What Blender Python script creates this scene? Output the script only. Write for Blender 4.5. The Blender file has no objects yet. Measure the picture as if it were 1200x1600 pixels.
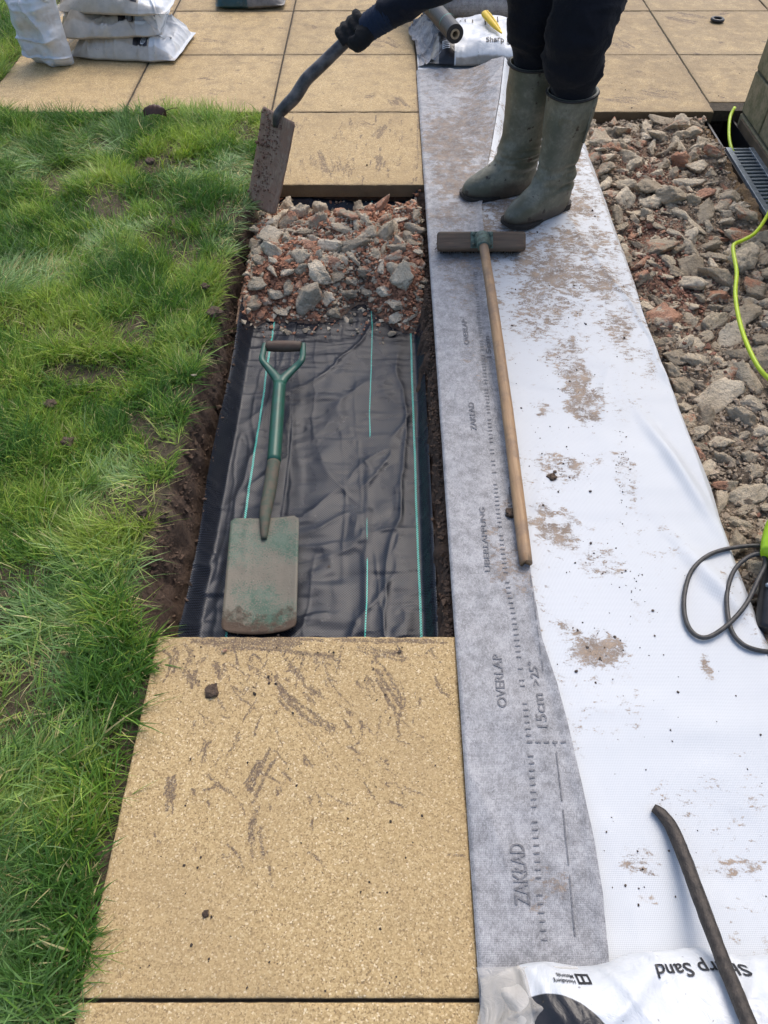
import bpy, bmesh, math, random
import numpy as np
from mathutils import Vector, Matrix

random.seed(7)
RNG = np.random.default_rng(11)
SC = bpy.context.scene
COL = SC.collection
R = math.radians

# ------------------------------------------------------------------ camera, sky, sun, exposure
CAM_H, PITCH, FPX = 1.32, R(51.2), 1150.0
cam_data = bpy.data.cameras.new('camera')
cam_data.sensor_fit = 'VERTICAL'
cam_data.sensor_height = 36.0
cam_data.lens = 36.0 * FPX / 1600.0
cam_data.clip_start = 0.02
cam_data.clip_end = 2000
cam = bpy.data.objects.new('camera', cam_data)
COL.objects.link(cam)
cam.location = (0, 0, CAM_H)
cam.rotation_euler = (math.pi / 2 - PITCH, 0, 0)
SC.camera = cam

SUN_AZ, SUN_EL = R(24), R(55)          # azimuth from +Y towards +X
world = bpy.data.worlds.new('World')
SC.world = world
world.use_nodes = True
wn = world.node_tree
wn.nodes.clear()
sky = wn.nodes.new('ShaderNodeTexSky')
sky.sky_type = 'NISHITA'
sky.sun_disc = False
sky.sun_elevation = SUN_EL
sky.sun_rotation = SUN_AZ
sky.air_density = 1.0
sky.dust_density = 3.5
sky.ozone_density = 1.0
bg = wn.nodes.new('ShaderNodeBackground')
bg.inputs['Strength'].default_value = 0.15
wo = wn.nodes.new('ShaderNodeOutputWorld')
wn.links.new(sky.outputs[0], bg.inputs[0])
wn.links.new(bg.outputs[0], wo.inputs[0])

sun_data = bpy.data.lights.new('sun', 'SUN')
sun_data.energy = 0.95
sun_data.angle = R(40)
sun_data.color = (1.0, 0.96, 0.90)
sun = bpy.data.objects.new('sun', sun_data)
COL.objects.link(sun)
sd = Vector((math.sin(SUN_AZ) * math.cos(SUN_EL), math.cos(SUN_AZ) * math.cos(SUN_EL), math.sin(SUN_EL)))
sun.rotation_euler = sd.to_track_quat('Z', 'Y').to_euler()
sun.location = (3, 4, 6)

vs = SC.view_settings
vs.view_transform = 'Standard'
vs.look = 'None'
vs.exposure = 0.63
vs.gamma = 1.0
vs.use_curve_mapping = False

SC.cycles.max_bounces = 7
SC.cycles.diffuse_bounces = 3
SC.cycles.glossy_bounces = 3
SC.cycles.transparent_max_bounces = 8

# ------------------------------------------------------------------ photo geometry helpers (ground points behind image points)
SP, CP = math.sin(PITCH), math.cos(PITCH)
def ray(u, v):
    a, b = (u - 600) / FPX, (v - 800) / FPX
    return a, CP - b * SP, -SP - b * CP
def at(u, v, z=0.0):
    d = ray(u, v); t = (z - CAM_H) / d[2]
    return Vector((d[0] * t, d[1] * t, z))
def cam_px(x, y, z=-0.03):
    Z_ = z - CAM_H; dep = y * CP - Z_ * SP
    return 600 + FPX * x / dep, 800 - FPX * (y * SP + Z_ * CP) / dep
def aty(u, v, y):
    d = ray(u, v); t = y / d[1]
    return Vector((d[0] * t, y, CAM_H + d[2] * t))

# ------------------------------------------------------------------ numpy noise
def _hash(ix, iy, iz, seed):
    h = (ix.astype(np.int64) * 374761393 + iy.astype(np.int64) * 668265263 + iz.astype(np.int64) * 2147483647 + seed * 974711) & 0xffffffff
    h = ((h ^ (h >> 13)) * 1274126177) & 0xffffffff
    h = ((h ^ (h >> 16)) * 2246822519) & 0xffffffff
    return ((h ^ (h >> 15)) & 0xffffff) / float(0xffffff)
def noise(x, y, z=None, seed=0):
    x = np.asarray(x, float); y = np.asarray(y, float)
    z = np.zeros_like(x) if z is None else np.asarray(z, float)
    x, y, z = np.broadcast_arrays(x, y, z)
    ix, iy, iz = np.floor(x), np.floor(y), np.floor(z)
    fx, fy, fz = x - ix, y - iy, z - iz
    fx, fy, fz = [f * f * f * (f * (f * 6 - 15) + 10) for f in (fx, fy, fz)]
    r = 0
    for dx in (0, 1):
        for dy in (0, 1):
            for dz in (0, 1):
                w = (fx if dx else 1 - fx) * (fy if dy else 1 - fy) * (fz if dz else 1 - fz)
                r = r + w * _hash(ix + dx, iy + dy, iz + dz, seed)
    return r * 2 - 1
def fbm(x, y, z=None, o=4, seed=0):
    r, a, f = 0, 1.0, 1.0
    for i in range(o):
        r = r + a * noise(x * f, y * f, None if z is None else z * f, seed + i * 17)
        a *= 0.5; f *= 2.03
    return r
def sstep(a, b, x):
    t = np.clip((np.asarray(x, float) - a) / (b - a), 0, 1)
    return t * t * (3 - 2 * t)

# ------------------------------------------------------------------ object helpers
def tag(o, label=None, cat=None, group=None, kind=None):
    if label: o['label'] = label
    if cat: o['category'] = cat
    if group: o['group'] = group
    if kind: o['kind'] = kind
    return o
def empty(name, loc=(0, 0, 0)):
    o = bpy.data.objects.new(name, None)
    o.location = loc
    o.empty_display_size = 0.05
    COL.objects.link(o)
    return o
def link(name, me, m=None, parent=None):
    o = bpy.data.objects.new(name, me)
    COL.objects.link(o)
    if m is not None and len(me.materials) == 0: me.materials.append(m)
    if parent is not None:
        o.parent = parent
        o.matrix_parent_inverse = Matrix.Translation(-Vector(parent.location)) if parent.type == 'EMPTY' else Matrix()
    return o
def mesh_np(name, V, F, smooth=True, attrs=None):
    """V (n,3); F (m,3) or (m,4) int."""
    me = bpy.data.meshes.new(name)
    V = np.ascontiguousarray(V, np.float32); F = np.ascontiguousarray(F, np.int32)
    k = F.shape[1]
    me.vertices.add(len(V)); me.vertices.foreach_set('co', V.ravel())
    me.loops.add(F.size); me.loops.foreach_set('vertex_index', F.ravel())
    me.polygons.add(len(F))
    me.polygons.foreach_set('loop_start', np.arange(0, F.size, k, dtype=np.int32))
    me.polygons.foreach_set('use_smooth', np.full(len(F), bool(smooth)))
    me.update(calc_edges=True)
    for nm, arr in (attrs or {}).items():
        set_attr(me, nm, arr)
    return me
def set_attr(me, nm, arr):
    arr = np.asarray(arr, np.float32)
    if arr.ndim == 1:
        a = me.attributes.new(nm, 'FLOAT', 'POINT'); a.data.foreach_set('value', arr)
    else:
        if arr.shape[1] == 3: arr = np.hstack([arr, np.ones((len(arr), 1), np.float32)])
        a = me.attributes.new(nm, 'FLOAT_COLOR', 'POINT'); a.data.foreach_set('color', np.ascontiguousarray(arr).ravel())
def grid_faces(n, m, off=0):
    i = np.arange(n - 1)[:, None] * m + np.arange(m - 1)[None, :] + off
    i = i.ravel()
    return np.stack([i, i + m, i + m + 1, i + 1], 1)
def bm_mesh(name, bm, smooth=False):
    me = bpy.data.meshes.new(name)
    bm.to_mesh(me); bm.free()
    if smooth:
        me.polygons.foreach_set('use_smooth', np.full(len(me.polygons), True))
    return me
def box_bm(bm, c, s, rot=None, bev=0.0, seg=2):
    r = bmesh.ops.create_cube(bm, size=1.0)
    vs_ = r['verts']
    bmesh.ops.scale(bm, vec=s, verts=vs_)
    if bev > 0:
        es = list({e for v in vs_ for e in v.link_edges})
        b = bmesh.ops.bevel(bm, geom=es, offset=bev, segments=seg, affect='EDGES', profile=0.5)
        vs_ = list({v for f in b['faces'] for v in f.verts} | {v for v in vs_ if v.is_valid})
    if rot is not None: bmesh.ops.rotate(bm, cent=(0, 0, 0), matrix=rot, verts=vs_)
    bmesh.ops.translate(bm, vec=c, verts=vs_)
    return vs_
def box_mesh(name, c, s, rot=None, bev=0.002, seg=2):
    bm = bmesh.new(); box_bm(bm, Vector(c), Vector(s), rot, bev, seg)
    return bm_mesh(name, bm)
def spline(P, n):
    """Catmull-Rom resample of a polyline of k-vectors to n samples."""
    P = np.asarray(P, float)
    d = np.r_[0, np.cumsum(np.linalg.norm(np.diff(P[:, :min(3, P.shape[1])], axis=0), axis=1))]
    Q = np.vstack([2 * P[0] - P[1], P, 2 * P[-1] - P[-2]])
    t = np.linspace(0, d[-1], n)
    k = np.clip(np.searchsorted(d, t, side='right') - 1, 0, len(P) - 2)
    s = ((t - d[k]) / np.maximum(d[k + 1] - d[k], 1e-9))[:, None]
    p0, p1, p2, p3 = Q[k], Q[k + 1], Q[k + 2], Q[k + 3]
    return 0.5 * (2 * p1 + (p2 - p0) * s + (2 * p0 - 5 * p1 + 4 * p2 - p3) * s ** 2 + (3 * p1 - p0 - 3 * p2 + p3) * s ** 3)
def tube_np(P, rad, seg=12, n=None, flat=1.0, up=None, caps=True):
    """tube along P; rad scalar or list per point; returns V, quads, tris as quads(degenerate-free list)."""
    P = np.asarray([tuple(p) for p in P], float)
    rad = np.full(len(P), rad, float) if np.isscalar(rad) else np.asarray(rad, float)
    if n:
        S = spline(np.hstack([P, rad[:, None]]), n); P, rad = S[:, :3], S[:, 3]
    T = np.gradient(P, axis=0); T /= np.linalg.norm(T, axis=1)[:, None] + 1e-12
    u0 = np.array(up if up is not None else (0, 0, 1.0), float)
    if abs(np.dot(u0, T[0])) > 0.95: u0 = np.array((0, 1.0, 0)) if abs(T[0][1]) < 0.9 else np.array((1.0, 0, 0))
    V = []
    u = u0 - np.dot(u0, T[0]) * T[0]; u /= np.linalg.norm(u)
    a = np.linspace(0, 2 * np.pi, seg, endpoint=False)
    for i in range(len(P)):
        u = u - np.dot(u, T[i]) * T[i]; u /= np.linalg.norm(u)
        w = np.cross(T[i], u)
        V.append(P[i] + rad[i] * (np.cos(a)[:, None] * u * flat + np.sin(a)[:, None] * w))
    V = np.vstack(V)
    i = np.arange(len(P) - 1)[:, None] * seg + np.arange(seg)[None, :]
    j = np.arange(len(P) - 1)[:, None] * seg + (np.arange(seg)[None, :] + 1) % seg
    F = [tuple(x) for x in np.stack([i, j, j + seg, i + seg], -1).reshape(-1, 4)]
    if caps:
        c0, c1 = len(V), len(V) + 1
        V = np.vstack([V, P[0], P[-1]])
        b = (len(P) - 1) * seg
        for k in range(seg):
            F.append((c0, (k + 1) % seg, k)); F.append((c1, b + k, b + (k + 1) % seg))
    return V, F
def tube_mesh(name, P, rad, **kw):
    V, F = tube_np(P, rad, **kw)
    me = bpy.data.meshes.new(name); me.from_pydata(V.tolist(), [], F); me.update()
    me.polygons.foreach_set('use_smooth', np.full(len(me.polygons), True))
    return me
def join_np(name, parts, smooth=True):
    V, F, o = [], [], 0
    for v, f in parts:
        V.append(np.asarray(v)); F += [tuple(int(k) + o for k in q) for q in f]; o += len(v)
    me = bpy.data.meshes.new(name); me.from_pydata(np.vstack(V).tolist(), [], F); me.update()
    me.polygons.foreach_set('use_smooth', np.full(len(me.polygons), bool(smooth)))
    return me
def apply_mods(o):
    dg = bpy.context.evaluated_depsgraph_get()
    me = bpy.data.meshes.new_from_object(o.evaluated_get(dg))
    o.modifiers.clear(); o.data = me
    me.polygons.foreach_set('use_smooth', np.full(len(me.polygons), True))
    return o
def fuse(o, voxel, smooth=4):
    m = o.modifiers.new('r', 'REMESH'); m.mode = 'VOXEL'; m.voxel_size = voxel
    if smooth:
        s = o.modifiers.new('s', 'SMOOTH'); s.iterations = smooth; s.factor = 0.5
    return apply_mods(o)
def vco(me):
    a = np.empty(len(me.vertices) * 3, np.float32); me.vertices.foreach_get('co', a); return a.reshape(-1, 3).astype(float)
def vno(me):
    a = np.empty(len(me.vertices) * 3, np.float32); me.vertices.foreach_get('normal', a); return a.reshape(-1, 3).astype(float)
def set_co(me, V):
    me.vertices.foreach_set('co', np.ascontiguousarray(V, np.float32).ravel()); me.update()

# ------------------------------------------------------------------ material helper
class G:
    def __init__(s, name):
        s.m = bpy.data.materials.new(name); s.m.use_nodes = True
        s.t = s.m.node_tree; s.t.nodes.clear()
        s.out = s.t.nodes.new('ShaderNodeOutputMaterial')
        s.b = s.t.nodes.new('ShaderNodeBsdfPrincipled')
        s.t.links.new(s.b.outputs[0], s.out.inputs[0])
        s._pos = None
    def n(s, typ, ins=None, **props):
        nd = s.t.nodes.new('ShaderNode' + typ)
        for k, v in props.items(): setattr(nd, k, v)
        for k, v in (ins or {}).items(): s.put(nd.inputs[k], v)
        return nd
    def put(s, sock, v):
        if isinstance(v, bpy.types.NodeSocket): s.t.links.new(v, sock)
        elif isinstance(v, bpy.types.Node): s.t.links.new(v.outputs[0], sock)
        else:
            if isinstance(v, (tuple, list)) and len(v) == 3 and sock.type == 'RGBA': v = (*v, 1)
            sock.default_value = v
    def set(s, **kw):
        for k, v in kw.items(): s.put(s.b.inputs[k.replace('_', ' ')], v)
        return s
    def pos(s):
        if s._pos is None: s._pos = s.n('NewGeometry').outputs['Position']
        return s._pos
    def objco(s): return s.n('TexCoord').outputs['Object']
    def rnd(s): return s.n('ObjectInfo').outputs['Random']
    def attr(s, nm, fac=True):
        a = s.n('Attribute', attribute_name=nm); return a.outputs['Fac'] if fac else a.outputs['Color']
    def mapv(s, v, scale=(1, 1, 1), loc=(0, 0, 0), rot=(0, 0, 0)):
        return s.n('Mapping', {'Vector': v, 'Scale': scale, 'Location': loc, 'Rotation': rot}).outputs[0]
    def noise(s, scale, v=None, detail=4, rough=0.55, dist=0.0):
        return s.n('TexNoise', {'Vector': v if v is not None else s.pos(), 'Scale': scale, 'Detail': detail, 'Roughness': rough, 'Distortion': dist}).outputs['Fac']
    def vor(s, scale, v=None, out='Color', feature='F1', rnd=1.0):
        return s.n('TexVoronoi', {'Vector': v if v is not None else s.pos(), 'Scale': scale, 'Randomness': rnd}, feature=feature).outputs[out]
    def ramp(s, fac, stops, interp='LINEAR'):
        nd = s.n('ValToRGB', {'Fac': fac}); cr = nd.color_ramp; cr.interpolation = interp
        while len(cr.elements) < len(stops): cr.elements.new(0.5)
        for e, (p, c) in zip(cr.elements, stops):
            e.position = p; e.color = (*c, 1) if isinstance(c, (tuple, list)) else (c, c, c, 1)
        return nd.outputs[0]
    def mix(s, f, a, b, blend='MIX'):
        nd = s.n('Mix', data_type='RGBA', blend_type=blend)
        s.put(nd.inputs[0], f); s.put(nd.inputs[6], a); s.put(nd.inputs[7], b)
        return nd.outputs[2]
    def math(s, op, a, b=0.5, c=None, clamp=False):
        nd = s.n('Math', operation=op, use_clamp=clamp)
        s.put(nd.inputs[0], a); s.put(nd.inputs[1], b)
        if c is not None: s.put(nd.inputs[2], c)
        return nd.outputs[0]
    def step(s, x, a, b):
        nd = s.n('MapRange', {'Value': x, 'From Min': a, 'From Max': b}, interpolation_type='SMOOTHSTEP'); return nd.outputs[0]
    def sep(s, v):
        nd = s.n('SeparateXYZ', {0: v}); return nd.outputs
    def bump(s, h, strength=0.5, dist=0.01, normal=None):
        ins = {'Height': h, 'Strength': strength, 'Distance': dist}
        if normal is not None: ins['Normal'] = normal
        nb = s.n('Bump', ins).outputs[0]
        s.put(s.b.inputs['Normal'], nb)
        return nb
def plain(name, col, rough=0.6, var=0.25, nscale=40, metal=0.0, bump=0.2, bdist=0.002, col2=None, objspace=True, spec=0.5):
    g = G(name); co = g.objco() if objspace else g.pos()
    nz = g.noise(nscale, co, 6, 0.6)
    c2 = col2 or tuple(max(0, c * (1 - var)) for c in col)
    g.set(Base_Color=g.mix(g.step(nz, 0.3, 0.7), col, c2), Roughness=rough, Metallic=metal)
    g.b.inputs['Specular IOR Level'].default_value = spec
    g.bump(g.noise(nscale * 4, co, 5), bump, bdist)
    return g.m

# ---- mud on slabs: colour of wet brown earth rubbed into the grit
def slab_mat():
    g = G('gold_grit_slab')
    p = g.pos()
    cell = g.vor(420, p)
    hv = g.sep(g.n('CombineXYZ', {0: 0}).outputs[0])
    cs = g.n('SeparateColor', {0: cell}).outputs
    base = g.ramp(cs[0], [(0.0, (0.20, 0.14, 0.075)), (0.1, (0.315, 0.225, 0.115)), (0.4, (0.425, 0.315, 0.165)), (0.75, (0.50, 0.38, 0.21)), (0.93, (0.56, 0.445, 0.275)), (1.0, (0.72, 0.63, 0.48))])
    big = g.vor(120, p); bs = g.n('SeparateColor', {0: big}).outputs
    bd = g.vor(120, p, 'Distance')
    dark = g.math('MULTIPLY', g.step(bs[1], 0.90, 0.915), g.step(bd, 0.0052, 0.0030))
    lite = g.math('MULTIPLY', g.step(bs[2], 0.965, 0.975), g.step(bd, 0.0048, 0.0028))
    base = g.mix(dark, base, (0.075, 0.055, 0.04))
    base = g.mix(lite, base, (0.72, 0.66, 0.55))
    lg = g.noise(3.0, p, 5, 0.6)
    base = g.mix(g.step(lg, 0.35, 0.75), base, g.mix(0.5, base, (0.36, 0.27, 0.16)))
    base = g.mix(1.0, base, g.ramp(g.rnd(), [(0, (0.97, 0.915, 0.78)), (1, (1.12, 1.06, 0.915))]), 'MULTIPLY')
    # mud rubbed in: attribute mask broken up by grit-scale noise; grime from walking
    mud = g.attr('mud')
    n1 = g.noise(230, p, 5, 0.75); n2 = g.noise(48, p, 6, 0.7)
    nn = g.math('ADD', g.math('MULTIPLY', g.math('SUBTRACT', n1, 0.5), 2.6), g.math('MULTIPLY', g.math('SUBTRACT', n2, 0.5), 1.5))
    m = g.step(g.math('ADD', mud, nn), 0.24, 0.66)
    m = g.math('MULTIPLY', m, g.step(mud, 0.06, 0.3))
    m = g.math('MULTIPLY', m, g.math('ADD', 0.45, g.math('MULTIPLY', g.step(cs[1], 0.25, 0.55), 0.55)))
    grime = g.attr('grime')
    gm = g.math('MULTIPLY', g.step(g.math('ADD', g.math('MULTIPLY', grime, 0.6), g.math('MULTIPLY', g.math('SUBTRACT', g.noise(14, p, 9, 0.75), 0.5), 2.2)), 0.22, 0.95), 0.6)
    base = g.mix(gm, base, (0.165, 0.115, 0.062))
    base = g.mix(g.math('MULTIPLY', m, 0.80), base, g.mix(n2, (0.050, 0.031, 0.026), (0.115, 0.073, 0.056)))
    # sawn / cast edge: sides darkened by damp stain and by shade painted into the colour
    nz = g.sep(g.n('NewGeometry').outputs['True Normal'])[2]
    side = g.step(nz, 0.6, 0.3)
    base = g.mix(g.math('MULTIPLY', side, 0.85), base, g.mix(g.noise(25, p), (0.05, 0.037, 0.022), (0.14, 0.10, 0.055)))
    g.set(Base_Color=base, Roughness=g.ramp(lg, [(0, 0.62), (1, 0.8)]))
    g.bump(g.math('ADD', g.math('MULTIPLY', cs[1], 0.5), g.math('MULTIPLY', g.noise(700, p, 3), 0.6)), 0.55, 0.0022)
    return g.m

def ground_mat():
    g = G('earth'); p = g.pos()
    col = g.attr('col', False)
    n1 = g.noise(60, p, 8, 0.7); n2 = g.noise(300, p, 4, 0.7)
    c = g.mix(g.step(n1, 0.3, 0.7), g.mix(1.0, col, (0.55, 0.52, 0.5), 'MULTIPLY'), g.mix(1.0, col, (1.35, 1.33, 1.3), 'MULTIPLY'))
    c = g.mix(g.math('MULTIPLY', g.step(n2, 0.62, 0.72), 0.5), c, (0.20, 0.155, 0.11))
    g.set(Base_Color=c, Roughness=0.88)
    b1 = g.bump(n1, 0.9, 0.02)
    b2 = g.bump(n2, 0.6, 0.004, b1)
    return g.m

def grass_mat():
    g = G('grass_blade')
    col = g.attr('col', False)
    g.set(Base_Color=col, Roughness=0.42)
    g.b.inputs['Specular IOR Level'].default_value = 0.35
    tr = g.n('BsdfTranslucent', {'Color': g.mix(1.0, col, (1.15, 1.25, 0.7), 'MULTIPLY')})
    mx = g.n('MixShader', {0: 0.32, 1: g.b.outputs[0], 2: tr.outputs[0]})
    g.t.links.new(mx.outputs[0], g.out.inputs[0])
    return g.m

def stone_mat(name, c1, c2, red, redlo, redhi):
    g = G(name); p = g.objco(); w = g.pos(); r = g.rnd()
    off = g.n('CombineXYZ', {0: g.math('MULTIPLY', r, 37.0), 1: g.math('MULTIPLY', r, 11.0), 2: r}).outputs[0]
    q = g.n('VectorMath', {0: w, 1: off}, operation='ADD').outputs[0]
    n1 = g.noise(16, q, 8, 0.65); n2 = g.noise(120, q, 6, 0.7)
    c = g.mix(g.step(n1, 0.25, 0.75), c1, c2)
    c = g.mix(1.0, c, g.ramp(r, [(0, (0.66, 0.64, 0.62)), (0.5, (0.95, 0.93, 0.9)), (1, (1.3, 1.3, 1.3))]), 'MULTIPLY')
    ag = g.vor(95, q); a = g.n('SeparateColor', {0: ag}).outputs
    ad = g.vor(95, q, 'Distance')
    c = g.mix(g.math('MULTIPLY', g.step(a[0], 0.8, 0.84), g.step(ad, 0.006, 0.004)), c, g.mix(a[1], (0.09, 0.075, 0.06), (0.5, 0.45, 0.38)))
    c = g.mix(g.math('MULTIPLY', g.step(n2, 0.5, 0.68), 0.55), c, g.mix(1.0, c, (0.5, 0.46, 0.42), 'MULTIPLY'))
    rd = g.math('MULTIPLY', g.step(g.math('ADD', g.noise(11, q, 7, 0.7), g.math('MULTIPLY', g.math('SUBTRACT', g.math('FRACT', g.math('MULTIPLY', r, 7.31)), 0.5), 0.35)), redlo, redhi), 0.85)
    c = g.mix(rd, c, g.mix(n2, red, tuple(x * 1.6 for x in red)))
    g.set(Base_Color=c, Roughness=0.9)
    b1 = g.bump(n1, 0.7, 0.025)
    b2 = g.bump(g.noise(55, q, 6, 0.7), 0.8, 0.012, b1)
    g.bump(n2, 1.0, 0.007, b2)
    return g.m

def crumb_mat(name='crumb', rough=0.9):
    g = G(name); col = g.attr('col', False)
    n = g.noise(500, g.pos(), 4, 0.7)
    g.set(Base_Color=g.mix(n, g.mix(1.0, col, (0.65, 0.65, 0.65), 'MULTIPLY'), g.mix(1.0, col, (1.3, 1.3, 1.3), 'MULTIPLY')), Roughness=rough)
    g.bump(n, 0.6, 0.003)
    return g.m

def fabric_mat():
    g = G('black_woven_fabric'); p = g.pos()
    uv = g.attr('flat', False)
    s = g.sep(uv)
    x, y = s[0], s[1]
    # woven tape: alternating over and under
    wx = g.n('Math', {0: g.math('MULTIPLY', x, 2 * math.pi / 0.0066)}, operation='SINE').outputs[0]
    wy = g.n('Math', {0: g.math('MULTIPLY', y, 2 * math.pi / 0.0066)}, operation='SINE').outputs[0]
    weave = g.math('MULTIPLY', wx, wy)
    stripes = None
    wob = g.math('MULTIPLY', g.math('SUBTRACT', g.noise(3, p, 2), 0.5), 0.016)
    for cx, w, gate in ((-0.350, 0.0052, 0), (-0.042, 0.0030, 1), (0.083, 0.0052, 0)):
        d = g.math('ABSOLUTE', g.math('SUBTRACT', g.math('ADD', x, g.math('MULTIPLY', wob, 0.4 + gate)), cx))
        m = g.step(d, w * 0.56, w * 0.46)
        if gate: m = g.math('MULTIPLY', m, g.step(g.noise(4.2, p, 2), 0.38, 0.44))
        stripes = m if stripes is None else g.math('MAXIMUM', stripes, m)
    stripes = g.math('MULTIPLY', stripes, g.step(weave, -0.75, 0.1))
    big = g.noise(6, p, 5)
    c = g.mix(g.step(weave, -0.6, 0.8), (0.005, 0.0062, 0.0095), (0.022, 0.0270, 0.0390))
    dust = g.math('MULTIPLY', g.step(g.noise(14, p, 8, 0.7), 0.55, 0.8), 0.2)
    c = g.mix(dust, c, (0.066, 0.069, 0.075))
    c = g.mix(stripes, c, (0.07, 0.50, 0.41))
    g.set(Base_Color=c, Roughness=g.ramp(big, [(0.3, 0.20), (0.7, 0.32)]))
    g.b.inputs['Specular IOR Level'].default_value = 0.42
    b1 = g.bump(g.noise(30, g.mapv(p, (1, 3, 1)), 6, 0.6), 0.22, 0.008)
    g.bump(weave, 0.24, 0.0013, b1)
    return g.m

def membrane_mat(name, white):
    g = G(name); p = g.pos()
    s = g.sep(p)
    # embossed fine dimples
    a = g.n('Math', {0: g.math('MULTIPLY', g.math('ADD', s[0], s[1]), 2 * math.pi / 0.0058)}, operation='SINE').outputs[0]
    b = g.n('Math', {0: g.math('MULTIPLY', g.math('SUBTRACT', s[0], s[1]), 2 * math.pi / 0.0058)}, operation='SINE').outputs[0]
    emb = g.math('MULTIPLY', a, b)
    mud = g.attr('mud')
    streak = g.noise(62, g.mapv(p, (0.7, 1.4, 1), rot=(0, 0, 0.45)), 8, 0.72, 0.5)
    fine = g.noise(230, p, 4, 0.7); mid = g.noise(24, p, 5, 0.65)
    c5 = lambda q, k: g.math('MULTIPLY', g.math('SUBTRACT', q, 0.5), k)
    brk = g.math('ADD', c5(streak, 3.2), g.math('ADD', c5(fine, 1.1), c5(mid, 1.2)))
    m = g.math('MULTIPLY', g.step(g.math('ADD', mud, brk), 0.48, 0.86), g.step(mud, 0.02, 0.2))
    m = g.math('MULTIPLY', m, g.step(g.math('ADD', g.noise(48, p, 8, 0.8), g.math('MULTIPLY', c5(fine, 1.0), 0.5)), 0.30, 0.56))
    if white:
        c = g.mix(g.step(emb, -0.9, 0.6), (0.50, 0.525, 0.55), (0.605, 0.632, 0.655))
        film = g.math('MULTIPLY', g.step(g.math('ADD', g.math('MULTIPLY', mud, 0.6), g.math('MULTIPLY', g.math('SUBTRACT', g.noise(45, p, 8, 0.75), 0.5), 2.2)), 0.22, 1.0), 0.55)
        c = g.mix(film, c, (0.40, 0.335, 0.27))
    else:
        fib = g.noise(170, g.mapv(p, (1.2, 0.8, 1)), 8, 0.8, 1.5)
        pat = g.noise(34, p, 7, 0.7)
        c = g.mix(g.step(g.math('ADD', g.math('MULTIPLY', fib, 0.6), g.math('MULTIPLY', pat, 0.4)), 0.36, 0.64), (0.145, 0.147, 0.155), (0.44, 0.442, 0.455))
        c = g.mix(g.math('MULTIPLY', g.step(emb, 0.2, -0.9), 0.3), c, (0.13, 0.13, 0.145))
        film = g.math('MULTIPLY', g.step(g.math('ADD', g.math('MULTIPLY', mud, 0.6), g.math('MULTIPLY', g.math('SUBTRACT', g.noise(40, p, 8, 0.75), 0.5), 2.4)), 0.30, 1.0), 0.7)
        c = g.mix(film, c, (0.12, 0.100, 0.085))
    mc = g.ramp(g.math('ADD', g.math('MULTIPLY', mid, 0.6), g.math('MULTIPLY', fine, 0.4)), [(0.36, (0.085, 0.058, 0.038)), (0.5, (0.20, 0.140, 0.092)), (0.64, (0.40, 0.30, 0.21))])
    c = g.mix(g.math('MULTIPLY', m, 0.9 if white else 0.6), c, mc)
    g.set(Base_Color=c, Roughness=g.mix(m, (0.5, 0.5, 0.5), (0.85, 0.85, 0.85)))
    g.b.inputs['Specular IOR Level'].default_value = 0.35
    b1 = g.bump(emb, 0.16, 0.0012)
    g.bump(g.math('MULTIPLY', m, 1.0), 0.25, 0.0012, b1)
    return g.m

M = {}
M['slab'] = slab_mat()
M['earth'] = ground_mat()
M['grass'] = grass_mat()
M['stone'] = stone_mat('broken_concrete', (0.72, 0.62, 0.47), (0.50, 0.42, 0.305), (0.40, 0.19, 0.115), 0.60, 0.68)
M['stone_tan'] = stone_mat('dusty_concrete', (0.50, 0.405, 0.30), (0.37, 0.295, 0.215), (0.30, 0.16, 0.11), 0.72, 0.80)
M['brick'] = stone_mat('broken_brick', (0.40, 0.185, 0.12), (0.28, 0.135, 0.092), (0.20, 0.085, 0.05), 0.4, 0.6)
M['crumb'] = crumb_mat()
M['fabric'] = fabric_mat()
M['white'] = membrane_mat('white_membrane', True)
M['grey'] = membrane_mat('grey_fleece_membrane', False)
M['print'] = plain('grey_print_ink', (0.225, 0.225, 0.24), 0.7, 0.6, 260, bump=0.1)
M['bagprint'] = plain('black_print_ink', (0.022, 0.022, 0.025), 0.5, 0.5, 120, bump=0.1)
M['joint'] = plain('joint_sand', (0.085, 0.066, 0.042), 0.95, 0.5, 80, bump=0.8, bdist=0.006, objspace=False)

# ------------------------------------------------------------------ layout constants
XL, X0, X1, X2, X3 = -0.461, 0.147, 0.757, 1.354, 1.96
YS, YN, YF, Y1 = 0.121, 0.740, 2.562, 3.160
PIT_Z = -0.150

# ------------------------------------------------------------------ ground sheet
def axis(parts):
    a = []
    for lo, hi, st in parts: a.append(np.arange(lo, hi - 1e-9, st))
    return np.unique(np.round(np.concatenate(a + [np.array([parts[-1][1]])]), 5))
gx = axis([(-260, -60, 50), (-60, -4, 8), (-4, -1.8, 0.2), (-1.8, -0.62, 0.02), (-0.62, -0.36, 0.006), (-0.36, 0.08, 0.02), (0.08, 0.19, 0.006), (0.19, 0.72, 0.05), (0.72, 1.5, 0.012), (1.5, 4, 0.25), (4, 60, 8), (60, 260, 50)])
gy = axis([(-260, -60, 50), (-60, -2, 8), (-2, 0.1, 0.1), (0.1, 2.75, 0.012), (2.75, 3.25, 0.02), (3.25, 6, 0.25), (6, 60, 8), (60, 260, 50)])
GX, GY = np.meshgrid(gx, gy, indexing='ij')
edge_n = 0.020 * fbm(GY * 5, GX * 0 + 2, o=4, seed=5) + 0.010 * fbm(GY * 30, GX * 20, o=3, seed=6)
lawn_edge = -0.494 - 0.035 * np.exp(-((GY - 0.95) / 0.16) ** 2) + edge_n
slope_w = 0.045 + 0.04 * np.exp(-((GY - 0.95) / 0.22) ** 2)
in_pit_l = sstep(0, 1, (GX - lawn_edge) / slope_w)
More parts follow.
